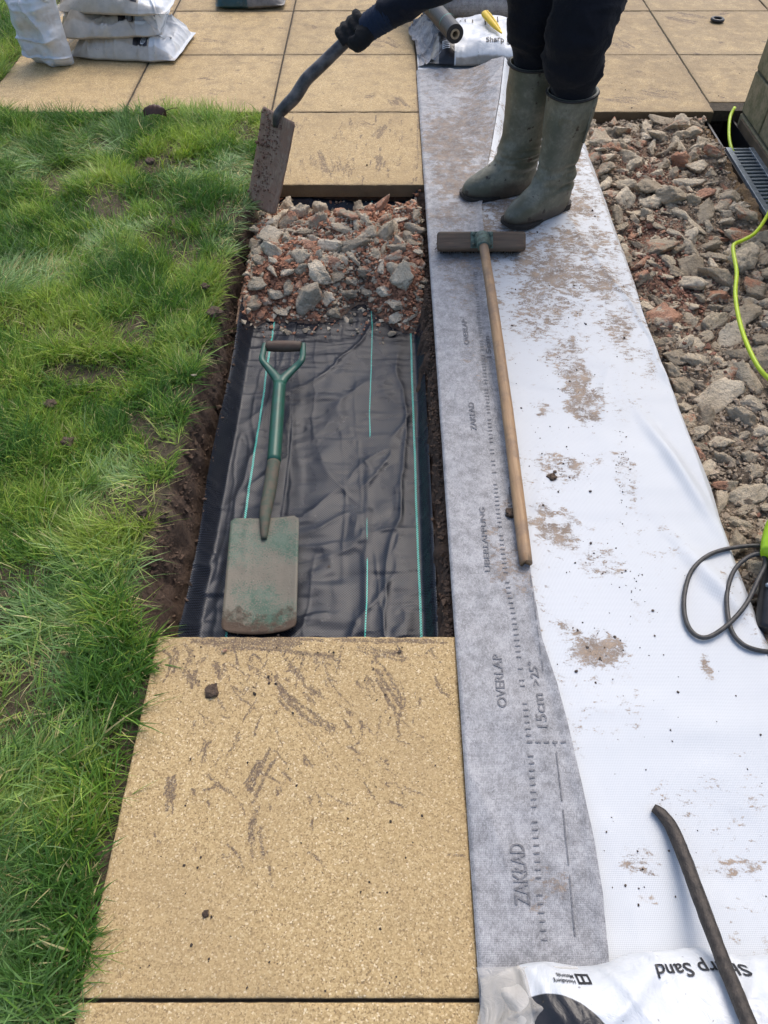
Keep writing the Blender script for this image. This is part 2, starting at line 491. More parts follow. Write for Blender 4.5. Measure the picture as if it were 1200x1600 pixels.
in_pit_r = 1 - sstep(X0 - 0.050, X0 - 0.006, GX + 0.010 * fbm(GY * 14, GX * 30, o=4, seed=9))
in_pit_y = sstep(YN - 0.005, YN + 0.01, GY) * (1 - sstep(YF + 0.0, YF + 0.03, GY))
pit = in_pit_l * in_pit_r * in_pit_y
lawn_c = np.array([0.115, 0.090, 0.055])
lawn = ((GX < XL + 0.03) & (GY < Y1 - 0.02)) | (GX < -1.675)
Z = np.where(lawn, -0.012 + 0.012 * fbm(GX * 6, GY * 6, o=4, seed=2), -0.046)
bed = sstep(X1 - 0.01, X1 + 0.03, GX) * (1 - sstep(1.30, 1.33, GX)) * (1 - sstep(3.14, 3.17, GY)) * sstep(-1.5, -1.4, GY)
Z = Z * (1 - bed) + bed * (-0.058 + 0.022 * fbm(GX * 7, GY * 7, o=5, seed=21) + 0.03 * sstep(2.3, 3.1, GY))
drain = sstep(1.30, 1.33, GX) * (1 - sstep(1.52, 1.55, GX)) * (1 - sstep(3.23, 3.26, GY)) * sstep(-1.5, -1.4, GY)
Z = Z * (1 - drain) + drain * -0.17
Z = Z * (1 - pit) + pit * (PIT_Z + 0.006 * fbm(GX * 18, GY * 18, o=3, seed=3))
rough = 0.012 * fbm(GX * 30, GY * 30, Z * 30, o=4, seed=8)
wallm = pit * (1 - pit) * 4
Z = Z + rough * wallm
GX2 = GX + wallm * 0.010 * fbm(GY * 22, Z * 22, o=4, seed=31)
far = sstep(4, 8, np.maximum(np.abs(GX), np.abs(GY - 1.5)))
soil = np.array([0.100, 0.064, 0.043]); tan = np.array([0.31, 0.245, 0.175]); redc = np.array([0.30, 0.14, 0.092]); green = np.array([0.05, 0.085, 0.022])
C = np.ones(GX.shape + (3,)) * soil
C = np.where((lawn & (pit < 0.05))[..., None], lawn_c, C)
C = C * (1 - bed[..., None]) + bed[..., None] * tan
rb = bed * np.clip(np.exp(-(((GX - 0.93) / 0.12) ** 2 + ((GY - 2.15) / 0.36) ** 2)) + 0.8 * np.exp(-(((GX - 1.02) / 0.14) ** 2 + ((GY - 2.75) / 0.2) ** 2)), 0, 1)
C = C * (1 - rb[..., None]) + rb[..., None] * redc
db = bed * sstep(0.15, 0.6, fbm(GX * 5, GY * 5, o=3, seed=44)) * sstep(2.0, 1.5, GY)
C = C * (1 - 0.7 * db[..., None]) + 0.7 * db[..., None] * np.array([0.07, 0.05, 0.036])
C = C * (1 - far[..., None]) + far[..., None] * green
Z_GROUND = Z.copy()
me = mesh_np('ground', np.stack([GX2, GY, Z], -1).reshape(-1, 3), grid_faces(*GX.shape)[:, [0, 1, 2, 3]], True, {'col': C.reshape(-1, 3)})
ground = tag(link('ground', me, M['earth']), kind='structure')

# ------------------------------------------------------------------ paving
def poly_dist(X, Y, pts):
    d = np.full(X.shape, 9.0)
    for (x0, y0), (x1, y1) in zip(pts[:-1], pts[1:]):
        dx, dy = x1 - x0, y1 - y0
        t = np.clip(((X - x0) * dx + (Y - y0) * dy) / (dx * dx + dy * dy + 1e-12), 0, 1)
        d = np.minimum(d, np.hypot(X - x0 - t * dx, Y - y0 - t * dy))
    return d
# mud marks seen on the slabs, (image polyline, width in m, strength)
MARKS = [
    ([(425, 1060), (455, 1100), (500, 1135)], 0.009, 0.9), ([(590, 1045), (612, 1080), (632, 1112)], 0.008, 0.85),
    ([(355, 1040), (372, 1080), (410, 1110)], 0.006, 0.6), ([(505, 1060), (535, 1100), (575, 1120)], 0.006, 0.55),
    ([(425, 1170), (405, 1205), (385, 1250)], 0.008, 0.85), ([(400, 1260), (392, 1300), (396, 1350)], 0.010, 0.7),
    ([(268, 1215), (265, 1270)], 0.009, 0.7), ([(238, 1300), (250, 1325)], 0.006, 0.5), ([(300, 1010), (400, 1005), (520, 1012)], 0.018, 0.75),
    ([(560, 1010), (640, 1030)], 0.012, 0.6), ([(300, 1045), (306, 1075)], 0.010, 0.75), ([(335, 1035), (345, 1060)], 0.009, 0.7),
    ([(450, 1105), (520, 1190), (560, 1220)], 0.004, 0.5), ([(410, 1290), (425, 1420)], 0.004, 0.4), ([(480, 1075), (500, 1095)], 0.010, 0.6),
    ([(440, 1020), (480, 1060)], 0.008, 0.6), ([(640, 1060), (600, 1120)], 0.004, 0.4), ([(690, 1335), (735, 1338)], 0.003, 0.5),
    ([(260, 1000), (285, 1020), (275, 1060)], 0.014, 0.7), ([(520, 1000), (700, 1000)], 0.008, 0.7), ([(360, 1180), (350, 1230)], 0.004, 0.4),
    ([(588, 215), (602, 195)], 0.020, 0.6), ([(595, 238), (588, 268)], 0.014, 0.75), ([(500, 235), (510, 270)], 0.016, 0.65), ([(487, 240), (490, 262)], 0.012, 0.5),
    ([(560, 190), (580, 195)], 0.02, 0.45), ([(525, 245), (530, 270)], 0.01, 0.5), ([(470, 250), (480, 275)], 0.01, 0.4), ([(545, 250), (540, 275)], 0.01, 0.55),
    ([(610, 150), (625, 170)], 0.03, 0.55), ([(550, 65), (600, 72)], 0.03, 0.45), ([(600, 60), (628, 75)], 0.03, 0.6), ([(530, 75), (560, 70)], 0.02, 0.5),
    ([(655, 100), (660, 280)], 0.012, 0.5), ([(1050, 20), (1100, 30)], 0.05, 0.5), ([(960, 60), (985, 75)], 0.05, 0.45), ([(1000, 140), (1060, 150)], 0.04, 0.45), ([(930, 150), (1010, 160)], 0.03, 0.5),
    ([(300, 60), (360, 66)], 0.03, 0.35), ([(325, 140), (345, 145)], 0.02, 0.4), ([(355, 75), (362, 90)], 0.02, 0.3)]
_fr = random.Random(19)
for k in range(130):
    v_ = 1005 + 330 * _fr.random() ** 1.7; u_ = _fr.uniform(330, 690) - (v_ - 1000) * 0.25
    a_ = _fr.gauss(0.95, 0.30) if _fr.random() < 0.65 else _fr.gauss(1.9, 0.3); l_ = _fr.uniform(12, 60)
    cu_ = _fr.gauss(0, 0.2)
    MARKS.append(([(u_, v_), (u_ + l_ * 0.5 * math.cos(a_), v_ + l_ * 0.5 * math.sin(a_)), (u_ + l_ * math.cos(a_ + cu_), v_ + l_ * math.sin(a_ + cu_))], _fr.uniform(0.0015, 0.004), _fr.uniform(0.4, 0.9)))
for k in range(60):
    v_ = _fr.uniform(180, 280); u_ = _fr.uniform(450, 650); l_ = _fr.uniform(4, 16); a_ = _fr.gauss(1.75, 0.25)
    MARKS.append(([(u_, v_), (u_ + l_ * math.cos(a_), v_ + l_ * math.sin(a_))], _fr.uniform(0.003, 0.007), _fr.uniform(0.4, 0.85)))
for k in range(110):
    v_ = _fr.uniform(5, 165); u_ = _fr.uniform(230, 1190); l_ = _fr.uniform(3, 20); a_ = _fr.gauss(0.2, 0.5)
    MARKS.append(([(u_, v_), (u_ + l_ * math.cos(a_), v_ + l_ * math.sin(a_) * 0.4)], _fr.uniform(0.003, 0.012), _fr.uniform(0.3, 0.7)))
MARKS = [([tuple(at(u, v)[:2]) for u, v in p], w, s) for p, w, s in MARKS]
SUBMARKS = []
_mr = random.Random(77)
for p, w, s in MARKS:
    (xa, ya), (xb, yb) = p[0], p[-1]
    dl = math.hypot(xb - xa, yb - ya) + 1e-6; nx_, ny_ = -(yb - ya) / dl, (xb - xa) / dl
    for k in range(7 if w > 0.0075 else 2):
        o_ = _mr.gauss(0, w * 0.75); sl = _mr.gauss(0, w * 0.5)
        q = spline(np.array(p), 14) if len(p) > 1 else np.array(p)
        i0 = _mr.randint(0, 6); i1 = _mr.randint(max(i0 + 4, 8), 14)
        q = q[i0:i1] + np.array([[nx_ * (o_ + sl * (t / 14 - 0.5)) + _mr.gauss(0, 0.0012), ny_ * (o_ + sl * (t / 14 - 0.5)) + _mr.gauss(0, 0.0012)] for t in range(i0, min(i1, 14))])
        SUBMARKS.append(([tuple(t) for t in q], _mr.uniform(0.14, 0.32) * w + 0.0011, s * _mr.uniform(0.85, 1.45)))
    SUBMARKS.append((p, w * 1.1, s * 0.30))
patio = tag(link('patio', box_mesh('patio', (0, 0, 0), (0.1, 0.1, 0.002), bev=0), M['joint']), kind='structure')
bm = bmesh.new()
for (x0, x1, y0, y1) in ((-1.671, 3.1, Y1 + 0.02, 6.1), (XL + 0.02, X0 - 0.02, YF + 0.03, Y1 + 0.02), (X0 + 0.02, X1 - 0.02, -1.1, Y1 + 0.02), (XL + 0.02, X0 + 0.02, -1.1, YN - 0.03)):
    up_ = 0.0075 if y1 > 5 else 0.0
    box_bm(bm, Vector(((x0 + x1) / 2, (y0 + y1) / 2, -0.029 + up_ / 2)), Vector((x1 - x0 - 0.006, y1 - y0 - 0.004, 0.034 + up_)))
old = patio.data; patio.data = bm_mesh('patio', bm); patio.data.materials.append(M['joint'])
SLAB_I = [0]
def slab(x0, x1, y0, y1, fine=True, dz=0.0, wide=None):
    SLAB_I[0] += 1; sd_ = SLAB_I[0] * 13
    g_ = 0.0021 if y1 < 0.8 else 0.0030
    x0 += g_; x1 -= g_; y0 += g_; y1 -= g_
    n = (300 if y1 < 0.8 else 130) if fine else 40
    def ax(a, b):
        k = np.array([0, 0.0008, 0.002, 0.004, 0.0065]); return np.r_[a + k, np.linspace(a + 0.011, b - 0.011, n), (b - k)[::-1]]
    X, Y = np.meshgrid(ax(x0, x1), ax(y0, y1), indexing='ij')
    d = np.minimum(np.minimum(X - x0, x1 - X), np.minimum(Y - y0, y1 - Y))
    bev = 0.0045 + 0.0025 * fbm(X * 60, Y * 60, o=3, seed=sd_)
    bev = np.maximum(bev, 0.002)
    t = np.clip(1 - d / bev, 0, 1)
    Z = -bev * (1 - np.sqrt(np.clip(1 - t * t, 0, 1))) + 0.0006 * fbm(X * 25, Y * 25, o=3, seed=sd_ + 1) + dz
    mud = np.zeros_like(X)
    for p, w, s in SUBMARKS:
        if max(q[0] for q in p) < x0 - 0.1 or min(q[0] for q in p) > x1 + 0.1 or max(q[1] for q in p) < y0 - 0.1 or min(q[1] for q in p) > y1 + 0.1: continue
        dd = poly_dist(X, Y, p)
        mud = np.maximum(mud, s * np.exp(-(dd / w) ** 2))
    grime = 0.25 + 0.9 * np.exp(-d / 0.012) + 0.25 * sstep(3.0, 4.2, Y) + 0.45 * sstep(0.5, 1.2, X)
    if y1 < 0.8: grime = grime * 0.45
    else: grime = grime + 0.30
    n0, m0 = X.shape
    V = np.stack([X, Y, Z], -1).reshape(-1, 3); F = grid_faces(n0, m0)
    # skirt
    ring = np.r_[np.arange(m0), (np.arange(1, n0)) * m0 + m0 - 1, (n0 - 1) * m0 + np.arange(m0 - 2, -1, -1), np.arange(n0 - 2, 0, -1) * m0]
    low = V[ring].copy(); low[:, 2] = -0.045 + dz
    k = len(ring); b0 = len(V)
    V = np.vstack([V, low])
    i = np.arange(k); j = (i + 1) % k
    F = np.vstack([F, np.stack([ring[i], b0 + i, b0 + j, ring[j]], 1)[:, ::-1]])
    me = mesh_np('paving_slab', V, F, True, {'mud': np.r_[mud.ravel(), np.zeros(k)], 'grime': np.r_[grime.ravel(), np.full(k, 0.6)]})
    bb = bmesh.new(); bb.from_mesh(me); bmesh.ops.recalc_face_normals(bb, faces=bb.faces); bb.to_mesh(me); bb.free()
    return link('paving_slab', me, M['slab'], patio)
xs = [-1.671, -1.066, XL, X0, X1, X2, X3, 2.565]
rows = [Y1, 3.763, 4.335, 4.94, 5.54]
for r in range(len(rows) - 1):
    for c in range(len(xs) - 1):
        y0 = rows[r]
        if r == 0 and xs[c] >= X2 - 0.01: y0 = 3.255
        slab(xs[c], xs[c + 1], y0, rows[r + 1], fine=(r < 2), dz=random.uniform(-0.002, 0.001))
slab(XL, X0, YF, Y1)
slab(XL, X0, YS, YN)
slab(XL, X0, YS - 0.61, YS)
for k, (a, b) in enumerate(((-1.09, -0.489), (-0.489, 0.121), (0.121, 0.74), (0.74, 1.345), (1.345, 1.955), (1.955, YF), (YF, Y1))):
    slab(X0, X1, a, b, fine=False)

# ------------------------------------------------------------------ lawn grass
def make_grass():
    rng = np.random.default_rng(3)
    def pts(x0, x1, y0, y1, dens):
        n = int((x1 - x0) * (y1 - y0) * dens)
        return np.stack([rng.uniform(x0, x1, n), rng.uniform(y0, y1, n)], 1)
    A = np.vstack([pts(-1.0, -0.44, -0.15, 1.3, 115000), pts(-1.55, -0.44, 1.3, 2.3, 105000), pts(-1.95, -0.40, 2.3, 3.17, 80000), pts(-2.6, -1.64, 3.15, 4.8, 36000), pts(-2.3, -1.55, -0.1, 2.3, 16000)])
    # gather blades into tufts
    x, y = A.T
    tc = np.floor(x / 0.022) * 0.022 + 0.011 + 0.012 * noise(np.floor(x / 0.022) * 7.1, np.floor(y / 0.022) * 3.3, seed=4), np.floor(y / 0.022) * 0.022 + 0.011 + 0.012 * noise(np.floor(x / 0.022) * 5.7, np.floor(y / 0.022) * 9.1, seed=5)
    pull = rng.uniform(0.1, 0.75, len(x))
    dxt, dyt = x - tc[0], y - tc[1]
    x = tc[0] + dxt * (1 - pull); y = tc[1] + dyt * (1 - pull)
    e = -0.497 - 0.045 * np.exp(-((y - 0.95) / 0.16) ** 2) + 0.020 * fbm(y * 5, x * 0 + 2, o=4, seed=5)
    e = np.where(y < YN, XL - 0.018 + 0.012 * fbm(y * 9, x * 0, o=3, seed=51), e)
    e = np.where(y > YF, XL - 0.005, e)
    top = 3.135 + 0.02 * fbm(x * 7, y * 0, o=3, seed=52)
    ok = (x < e) & (y < top) | (x < -1.69 + 0.02 * fbm(y * 7, y * 0, o=3, seed=53))
    bare = fbm(x * 3.6, y * 3.6, o=4, seed=60)
    bare2 = fbm(x * 11, y * 11, o=3, seed=61)
    wear = 0.30 * np.exp(-((x + 0.62) / 0.22) ** 2) + 0.12 * sstep(1.2, 2.2, y) - 0.35 * sstep(0.9, 0.5, y) - 0.35 * sstep(2.85, 3.05, y)
    keep = rng.uniform(0, 1, len(x)) > np.clip(sstep(0.15, 0.72, bare * 0.8 + bare2 * 0.6 + wear) * 0.92, 0, 0.92)
    x, y = x[ok & keep], y[ok & keep]; dxt, dyt = dxt[ok & keep], dyt[ok & keep]
    n = len(x)
    z0 = -0.014 + 0.012 * fbm(x * 6, y * 6, o=4, seed=2)
    lod = sstep(-0.15, 0.5, fbm(x * 4.5, y * 4.5, o=3, seed=70))            # trodden areas lie flat
    near = sstep(1.1, 0.6, y); edge = sstep(2.8, 3.05, y)
    lod = lod * (1 - 0.75 * edge) * (1 - 0.35 * near)
    flow = 2.6 * fbm(x * 2.6, y * 2.6, o=2, seed=71) + 1.6
    rad = np.arctan2(dyt, dxt)
    az = np.where(rng.uniform(0, 1, n) < 0.35 + 0.5 * lod, flow + rng.normal(0, 0.55, n), rad + rng.normal(0, 0.6, n))
    # edge blades hang outwards over the paving and the trench
    hang = sstep(-0.075, -0.01, x - np.where(y < YN, XL, -0.50)) * (y < 3.05) * np.where((y > YN) & (y < YF), 0.7, 1.0)
    az = np.where(rng.uniform(0, 1, n) < hang * 0.62, rng.normal(0.0, 0.7, n), az)
    lean = np.clip(rng.normal(0.45, 0.25, n) + 0.72 * lod + 0.35 * hang, 0.05, 1.42)
    tuft = fbm(x * 9, y * 9, o=3, seed=72)
    L = np.clip(rng.lognormal(-3.18, 0.34, n) * (1 + 0.42 * tuft) * (1 + 0.42 * near + 0.30 * edge) * np.where((y < 0.7) & (x > -0.53), 0.72, 1.0), 0.012, 0.10)
    w = rng.uniform(0.0006, 0.0018, n) * (1 + 0.25 * near)
    bend = L * rng.uniform(0.08, 0.42, n)
    # thatch: dead blades lying flat between the living ones
    th = rng.uniform(0, 1, n) < 0.20
    az = np.where(th, rng.uniform(0, 6.28, n), az); lean = np.where(th, rng.uniform(1.2, 1.5, n), lean); L = np.where(th, L * 0.9, L); w = np.where(th, w * 0.7, w); bend = np.where(th, bend * 0.3, bend)
    hx, hy = np.cos(az), np.sin(az)
    t = np.array([0, 0.36, 0.72, 1.0])
    curl = rng.normal(0, 0.22, n)
    V = np.zeros((n, 7, 3))
    px_, py_ = -hy, hx
    twist = rng.normal(0, 0.7, n)
    sxv, syv, szv = px_ * np.cos(twist), py_ * np.cos(twist), np.sin(twist) * 0.8
    for k, tt in enumerate(t):
        hor = L * np.sin(lean) * tt + bend * tt * tt
        ver = np.maximum(L * np.cos(lean) * tt - bend * tt * tt * 0.8, 0.0015 * tt)
        cx = x + hx * hor + px_ * curl * L * tt * tt
        cy = y + hy * hor + py_ * curl * L * tt * tt
        cz = z0 + ver + 0.004 * lod * rng.uniform(0, 1, n)
        ww = w * (1.0, 0.95, 0.62, 0)[k]
        if k < 3:
            V[:, 2 * k] = np.stack([cx - sxv * ww, cy - syv * ww, cz - szv * ww], 1)
            V[:, 2 * k + 1] = np.stack([cx + sxv * ww, cy + syv * ww, cz + szv * ww], 1)
        else:
            V[:, 6] = np.stack([cx, cy, cz], 1)
    T = np.array([[0, 1, 3], [0, 3, 2], [2, 3, 5], [2, 5, 4], [4, 5, 6]])
    F = (np.arange(n)[:, None, None] * 7 + T[None]).reshape(-1, 3)
    # blade colour: fresh green, blue green, yellow green and a few straw blades
    r = rng.uniform(0, 1, n); hueN = fbm(x * 5, y * 5, o=3, seed=80) + rng.normal(0, 0.35, n) - 0.22 * near - 0.05
    g1 = np.array([0.150, 0.268, 0.040]); g2 = np.array([0.315, 0.440, 0.205]); g3 = np.array([0.290, 0.375, 0.070]); st = np.array([0.50, 0.43, 0.21]); dk = np.array([0.068, 0.155, 0.028])
    c = np.where((hueN < -0.2)[:, None], dk, g1)
    c = np.where((hueN > 0.30)[:, None], g3, c)
    b = (lod * rng.uniform(0, 1.3, n) * (1 - 0.35 * near))[:, None]
    c = c * (1 - np.clip(b, 0, 0.85)) + g2 * np.clip(b, 0, 0.85)
    straw = rng.uniform(0, 1, n) < 0.035 + 0.16 * sstep(0.1, 0.6, fbm(x * 8, y * 8, o=3, seed=83)) * lod
    straw = straw | (th & (rng.uniform(0, 1, n) < 0.45))
    c = np.where(straw[:, None], st, c)
    c = c * rng.uniform(0.78, 1.5, n)[:, None]
    Cv = np.repeat(c[:, None, :], 7, 1)
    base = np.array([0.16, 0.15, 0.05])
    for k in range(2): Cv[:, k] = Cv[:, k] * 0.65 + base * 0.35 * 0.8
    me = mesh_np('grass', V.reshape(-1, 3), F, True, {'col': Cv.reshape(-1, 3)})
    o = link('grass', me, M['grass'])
    return tag(o, 'rough green lawn grass, trodden and muddy, left of the trench', 'grass', kind='stuff')
make_grass()

# ------------------------------------------------------------------ crumbs (uncountable small bits) and stones
_ib = bmesh.new(); bmesh.ops.create_icosphere(_ib, subdivisions=1, radius=1.0)
ICO_V = np.array([v.co[:] for v in _ib.verts]); ICO_F = np.array([[v.index for v in f.verts] for f in _ib.faces]); _ib.free()
_ib = bmesh.new(); bmesh.ops.create_icosphere(_ib, subdivisions=4, radius=1.0)
ICO4_V = np.array([v.co[:] for v in _ib.verts]); ICO4_F = np.array([[v.index for v in f.verts] for f in _ib.faces]); _ib.free()
def crumbs(name, P, S, Ccol, parent=None, flat=0.7, seed=1, lowpoly=True):
    rng = np.random.default_rng(seed)
    n = len(P)
    if lowpoly:
        BV = np.array([[1, 0, 0], [-1, 0, 0], [0, 1, 0], [0, -1, 0], [0, 0, 1], [0, 0, -1], [.62, .62, .3], [-.62, .6, -.3]], float)[:6]
        BF = np.array([[0, 2, 4], [2, 1, 4], [1, 3, 4], [3, 0, 4], [2, 0, 5], [1, 2, 5], [3, 1, 5], [0, 3, 5]])
    else:
        BV, BF = ICO_V, ICO_F
    k = len(BV)
    V = BV[None] * rng.uniform(0.62, 1.25, (n, k, 1)) + rng.normal(0, 0.12, (n, k, 3))
    V = V * rng.uniform(0.65, 1.3, (n, 1, 3))
    q = rng.normal(size=(n, 4)); q /= np.linalg.norm(q, axis=1)[:, None]
    w, x, y, z = q.T
    Rm = np.stack([1 - 2 * (y * y + z * z), 2 * (x * y - z * w), 2 * (x * z + y * w), 2 * (x * y + z * w), 1 - 2 * (x * x + z * z), 2 * (y * z - x * w), 2 * (x * z - y * w), 2 * (y * z + x * w), 1 - 2 * (x * x + y * y)], 1).reshape(n, 3, 3)
    V = np.einsum('nij,nkj->nki', Rm, V)
    V[..., 2] *= flat
    V = V * S[:, None, None] + P[:, None, :]
    F = (np.arange(n)[:, None, None] * k + BF[None]).reshape(-1, 3)
    me = mesh_np(name, V.reshape(-1, 3), F, False, {'col': np.repeat(Ccol, k, 0)})
    o = link(name, me, M['crumb'], parent)
    o['kind'] = 'stuff'
    return o
def stone_mesh(seed, sub3=True, flat=0.62, elong=1.3, facets=11):
    rng = np.random.default_rng(seed)
    V = ICO4_V.copy()
    nrm = rng.normal(size=(facets, 3)); nrm /= np.linalg.norm(nrm, axis=1)[:, None]
    h = rng.uniform(0.50, 0.92, facets)
    d = V @ nrm.T
    r = np.where(d > 0.05, h[None] / np.maximum(d, 0.05), 9).min(1)
    r = np.minimum(r, 1.28 + 0.1 * noise(V[:, 0] * 3, V[:, 1] * 3, V[:, 2] * 3, seed=seed))
    V = V * r[:, None]
    o = rng.uniform(0, 50, 3)
    nz = 0.13 * fbm(V[:, 0] * 2.2 + o[0], V[:, 1] * 2.2 + o[1], V[:, 2] * 2.2 + o[2], o=3, seed=seed) + 0.060 * fbm(V[:, 0] * 9 + o[0], V[:, 1] * 9, V[:, 2] * 9 + o[2], o=3, seed=seed + 5)
    V = V * (1 + nz)[:, None]
    V = V * np.array([elong, 1.0 / math.sqrt(elong), flat]) * rng.uniform(0.9, 1.1, 3)
    V -= (V.max(0) + V.min(0)) / 2
    V /= np.abs(V[:, :2]).max()
    me = mesh_np('stone', V, ICO4_F, True)
    return me
bpyd = bpy.data
ST = {k: [] for k in ('stone', 'stone_tan', 'brick')}
for i in range(24):
    me = stone_mesh(100 + i, flat=random.uniform(0.42, 0.85), elong=random.uniform(1.05, 1.75), facets=random.choice((6, 7, 8, 10, 12)))
    for k in ST:
        m2 = me if k == 'stone' else me.copy()
        m2.materials.append(M[k]); ST[k].append(m2)
def put_stone(parent, kind, p, s, tilt=0.5, rng=random):
    me = rng.choice(ST[kind])
    o = bpy.data.objects.new('stone', me)
    COL.objects.link(o)
    o.parent = parent
    if parent.type == 'EMPTY': o.matrix_parent_inverse = Matrix.Translation(-Vector(parent.location))
    o.location = p
    o.scale = (s, s * rng.uniform(0.85, 1.1), s * rng.uniform(0.8, 1.15))
    o.rotation_euler = (rng.gauss(0, tilt), rng.gauss(0, tilt), rng.uniform(0, 6.28))
    return o

# ------------------------------------------------------------------ black fabric in the trench
FX0, FX1, FY0, FY1 = -0.446, 0.119, 0.752, 2.575
def ridge(x, y, ang, f, str_, seed):
    wx_ = 0.16 / f * fbm(x * f * 0.5, y * f * 0.5, o=3, seed=seed + 50); wy_ = 0.16 / f * fbm(x * f * 0.5 + 9, y * f * 0.5, o=3, seed=seed + 51)
    x, y = x + wx_, y + wy_
    c, s = math.cos(ang), math.sin(ang)
    a, b = x * c + y * s, -x * s + y * c
    n = noise(a * f * str_, b * f, seed=seed) + 0.35 * noise(a * f * str_ * 2.1, b * f * 2.1, seed=seed + 3)
    return np.clip(1 - np.abs(n) * 2.6, 0, 1) ** 2
def fabric_z(x, y):
    x = np.asarray(x, float); y = np.asarray(y, float)
    z = PIT_Z + 0.014 + 0.006 * fbm(x * 4, y * 3, o=3, seed=90)
    z = z + 0.0050 * ridge(x, y, R(52), 8, 0.35, 91) * sstep(0.0, 0.5, noise(x * 3, y * 2, seed=92) + 0.35)
    z = z + 0.0035 * ridge(x, y, R(14), 11, 0.3, 93) * sstep(-0.2, 0.6, noise(x * 3 + 7, y * 3, seed=94))
    z = z + 0.002 * ridge(x, y, R(125), 9, 0.4, 95) * sstep(-0.1, 0.6, noise(x * 3 + 3, y * 2.5, seed=96))
    z = z + 0.0022 * ridge(x, y, R(5), 20, 0.14, 97) * sstep(-0.3, 0.4, noise(x * 6, y * 5, seed=197)) + 0.0016 * ridge(x, y, R(92), 24, 0.10, 98)
    z = z + 0.0042 * noise(x * 12, y * 1.6, seed=301) + 0.0042 * ridge(x, y, R(86), 8, 0.10, 306) + 0.0012 * ridge(x, y, R(30), 34, 0.35, 307) * sstep(-0.1, 0.5, noise(x * 5, y * 4, seed=308)) + 0.0012 * noise(x * 30, y * 4.5, seed=302) + 0.0022 * noise(x * 7, y * 34, seed=303) * sstep(-0.2, 0.4, noise(x * 4, y * 3, seed=304)) + 0.0012 * noise(x * 20, y * 70, seed=305)
    sx = -0.268 + 0.012 * noise(y * 2.2, y * 0, seed=99)
    z = z + 0.005 * sstep(sx + 0.003, sx, x)                               # overlapped edge
    sx2 = -0.045 + 0.006 * noise(y * 2.2, y * 0, seed=199)
    z = z + 0.005 * np.exp(-((x - sx2) / 0.010) ** 2) * sstep(-0.3, 0.5, noise(y * 2.5, y * 0, seed=198))                      # pinched crease
    le = -0.420 - 0.007 * noise(y * 2.4, y * 0, seed=101)
    z = z + 0.075 * sstep(le + 0.012, le - 0.030, x) * (0.8 + 0.3 * noise(y * 3, y * 0, seed=103))
    re = 0.099 + 0.005 * noise(y * 3.1, y * 0, seed=102)
    z = z + 0.045 * sstep(re - 0.008, re + 0.020, x)
    z = z + 0.070 * sstep(2.50, 2.575, y)
    return z
X, Y = np.meshgrid(np.linspace(FX0, FX1, 190), np.linspace(FY0, FY1, 460), indexing='ij')
Zf = fabric_z(X, Y)
me = mesh_np('landscape_fabric', np.stack([X, Y, Zf], -1).reshape(-1, 3), grid_faces(*X.shape), True, {'flat': np.stack([X, Y, X * 0], -1).reshape(-1, 3)})
fab = tag(link('landscape_fabric', me, M['fabric']), 'black woven weed fabric with green stripes lining the trench floor', 'fabric')

# ------------------------------------------------------------------ rubble heap in the trench
heap = tag(empty('rubble_heap', (-0.16, 2.2, PIT_Z)), 'heap of broken concrete and red brick rubble at the far end of the trench', 'rubble')
def heap_h(x, y):
    front = 1.915 + 0.135 * np.exp(-((x + 0.075) / 0.05) ** 2) - 0.05 * np.exp(-((x - 0.075) / 0.05) ** 2) + 0.02 * noise(x * 14, x * 0, seed=110)
    a = sstep(0, 0.16, y - front) * sstep(2.56, 2.44, y)
    b = sstep(-0.452, -0.40, x) * sstep(0.150, 0.085, x)
    return a * b * (0.100 + 0.026 * fbm(x * 7, y * 7, o=3, seed=111))
def zsurf(x, y): return float(fabric_z(x, y)) + float(heap_h(np.array(x), np.array(y)))
rng = random.Random(5)
placed = []
def try_place(x, y, s, k=0.8):
    for (a, b, c) in placed:
        if (a - x) ** 2 + (b - y) ** 2 < (k * (s + c)) ** 2: return False
    placed.append((x, y, s)); return True
def redness(x, y):
    return max(math.exp(-(((x + 0.35) / 0.10) ** 2 + ((y - 2.05) / 0.12) ** 2)), math.exp(-(((x - 0.06) / 0.09) ** 2 + ((y - 2.06) / 0.13) ** 2)), 0.9 * math.exp(-(((x + 0.05) / 0.10) ** 2 + ((y - 2.40) / 0.07) ** 2)))
n_st = 0
for size_lo, size_hi, tries, cap in ((0.042, 0.058, 300, 18), (0.028, 0.042, 1500, 66), (0.017, 0.028, 2600, 110), (0.009, 0.017, 2600, 96)):
    got = 0
    for _ in range(tries):
        x, y = rng.uniform(-0.44, 0.135), rng.uniform(1.88, 2.55)
        h = float(heap_h(np.array(x), np.array(y)))
        if h < 0.012 and not (size_hi < 0.021 and h > -1 and y > 1.86 and rng.random() < 0.04): continue
        s = rng.uniform(size_lo, size_hi)
        if x - s < -0.462 or x + s > 0.150: continue
        rd = redness(x, y)
        if size_lo > 0.03 and rng.random() < rd * 0.85: continue
        if not try_place(x, y, s, 0.60): continue
        kind = 'brick' if rng.random() < 0.12 + 0.6 * rd * (size_hi < 0.04) else 'stone'
        put_stone(heap, kind, (x, y, zsurf(x, y) + s * rng.uniform(0.12, 0.38)), s, 0.36, rng)
        got += 1; n_st += 1
        if got >= cap or n_st >= 290: break
for (u, v, s, k) in ((450, 522, 0.016, 'brick'), (492, 516, 0.012, 'stone'), (548, 500, 0.011, 'stone'), (440, 515, 0.008, 'stone'), (612, 522, 0.014, 'brick')):
    p = at(u, v, PIT_Z + 0.02); put_stone(heap, k, (p.x, p.y, float(fabric_z(p.x, p.y)) + s * 0.5), s, 0.4, rng)
r2 = np.random.default_rng(9)
n = 21000
xx, yy = r2.uniform(-0.455, 0.150, n), r2.uniform(1.80, 2.57, n)
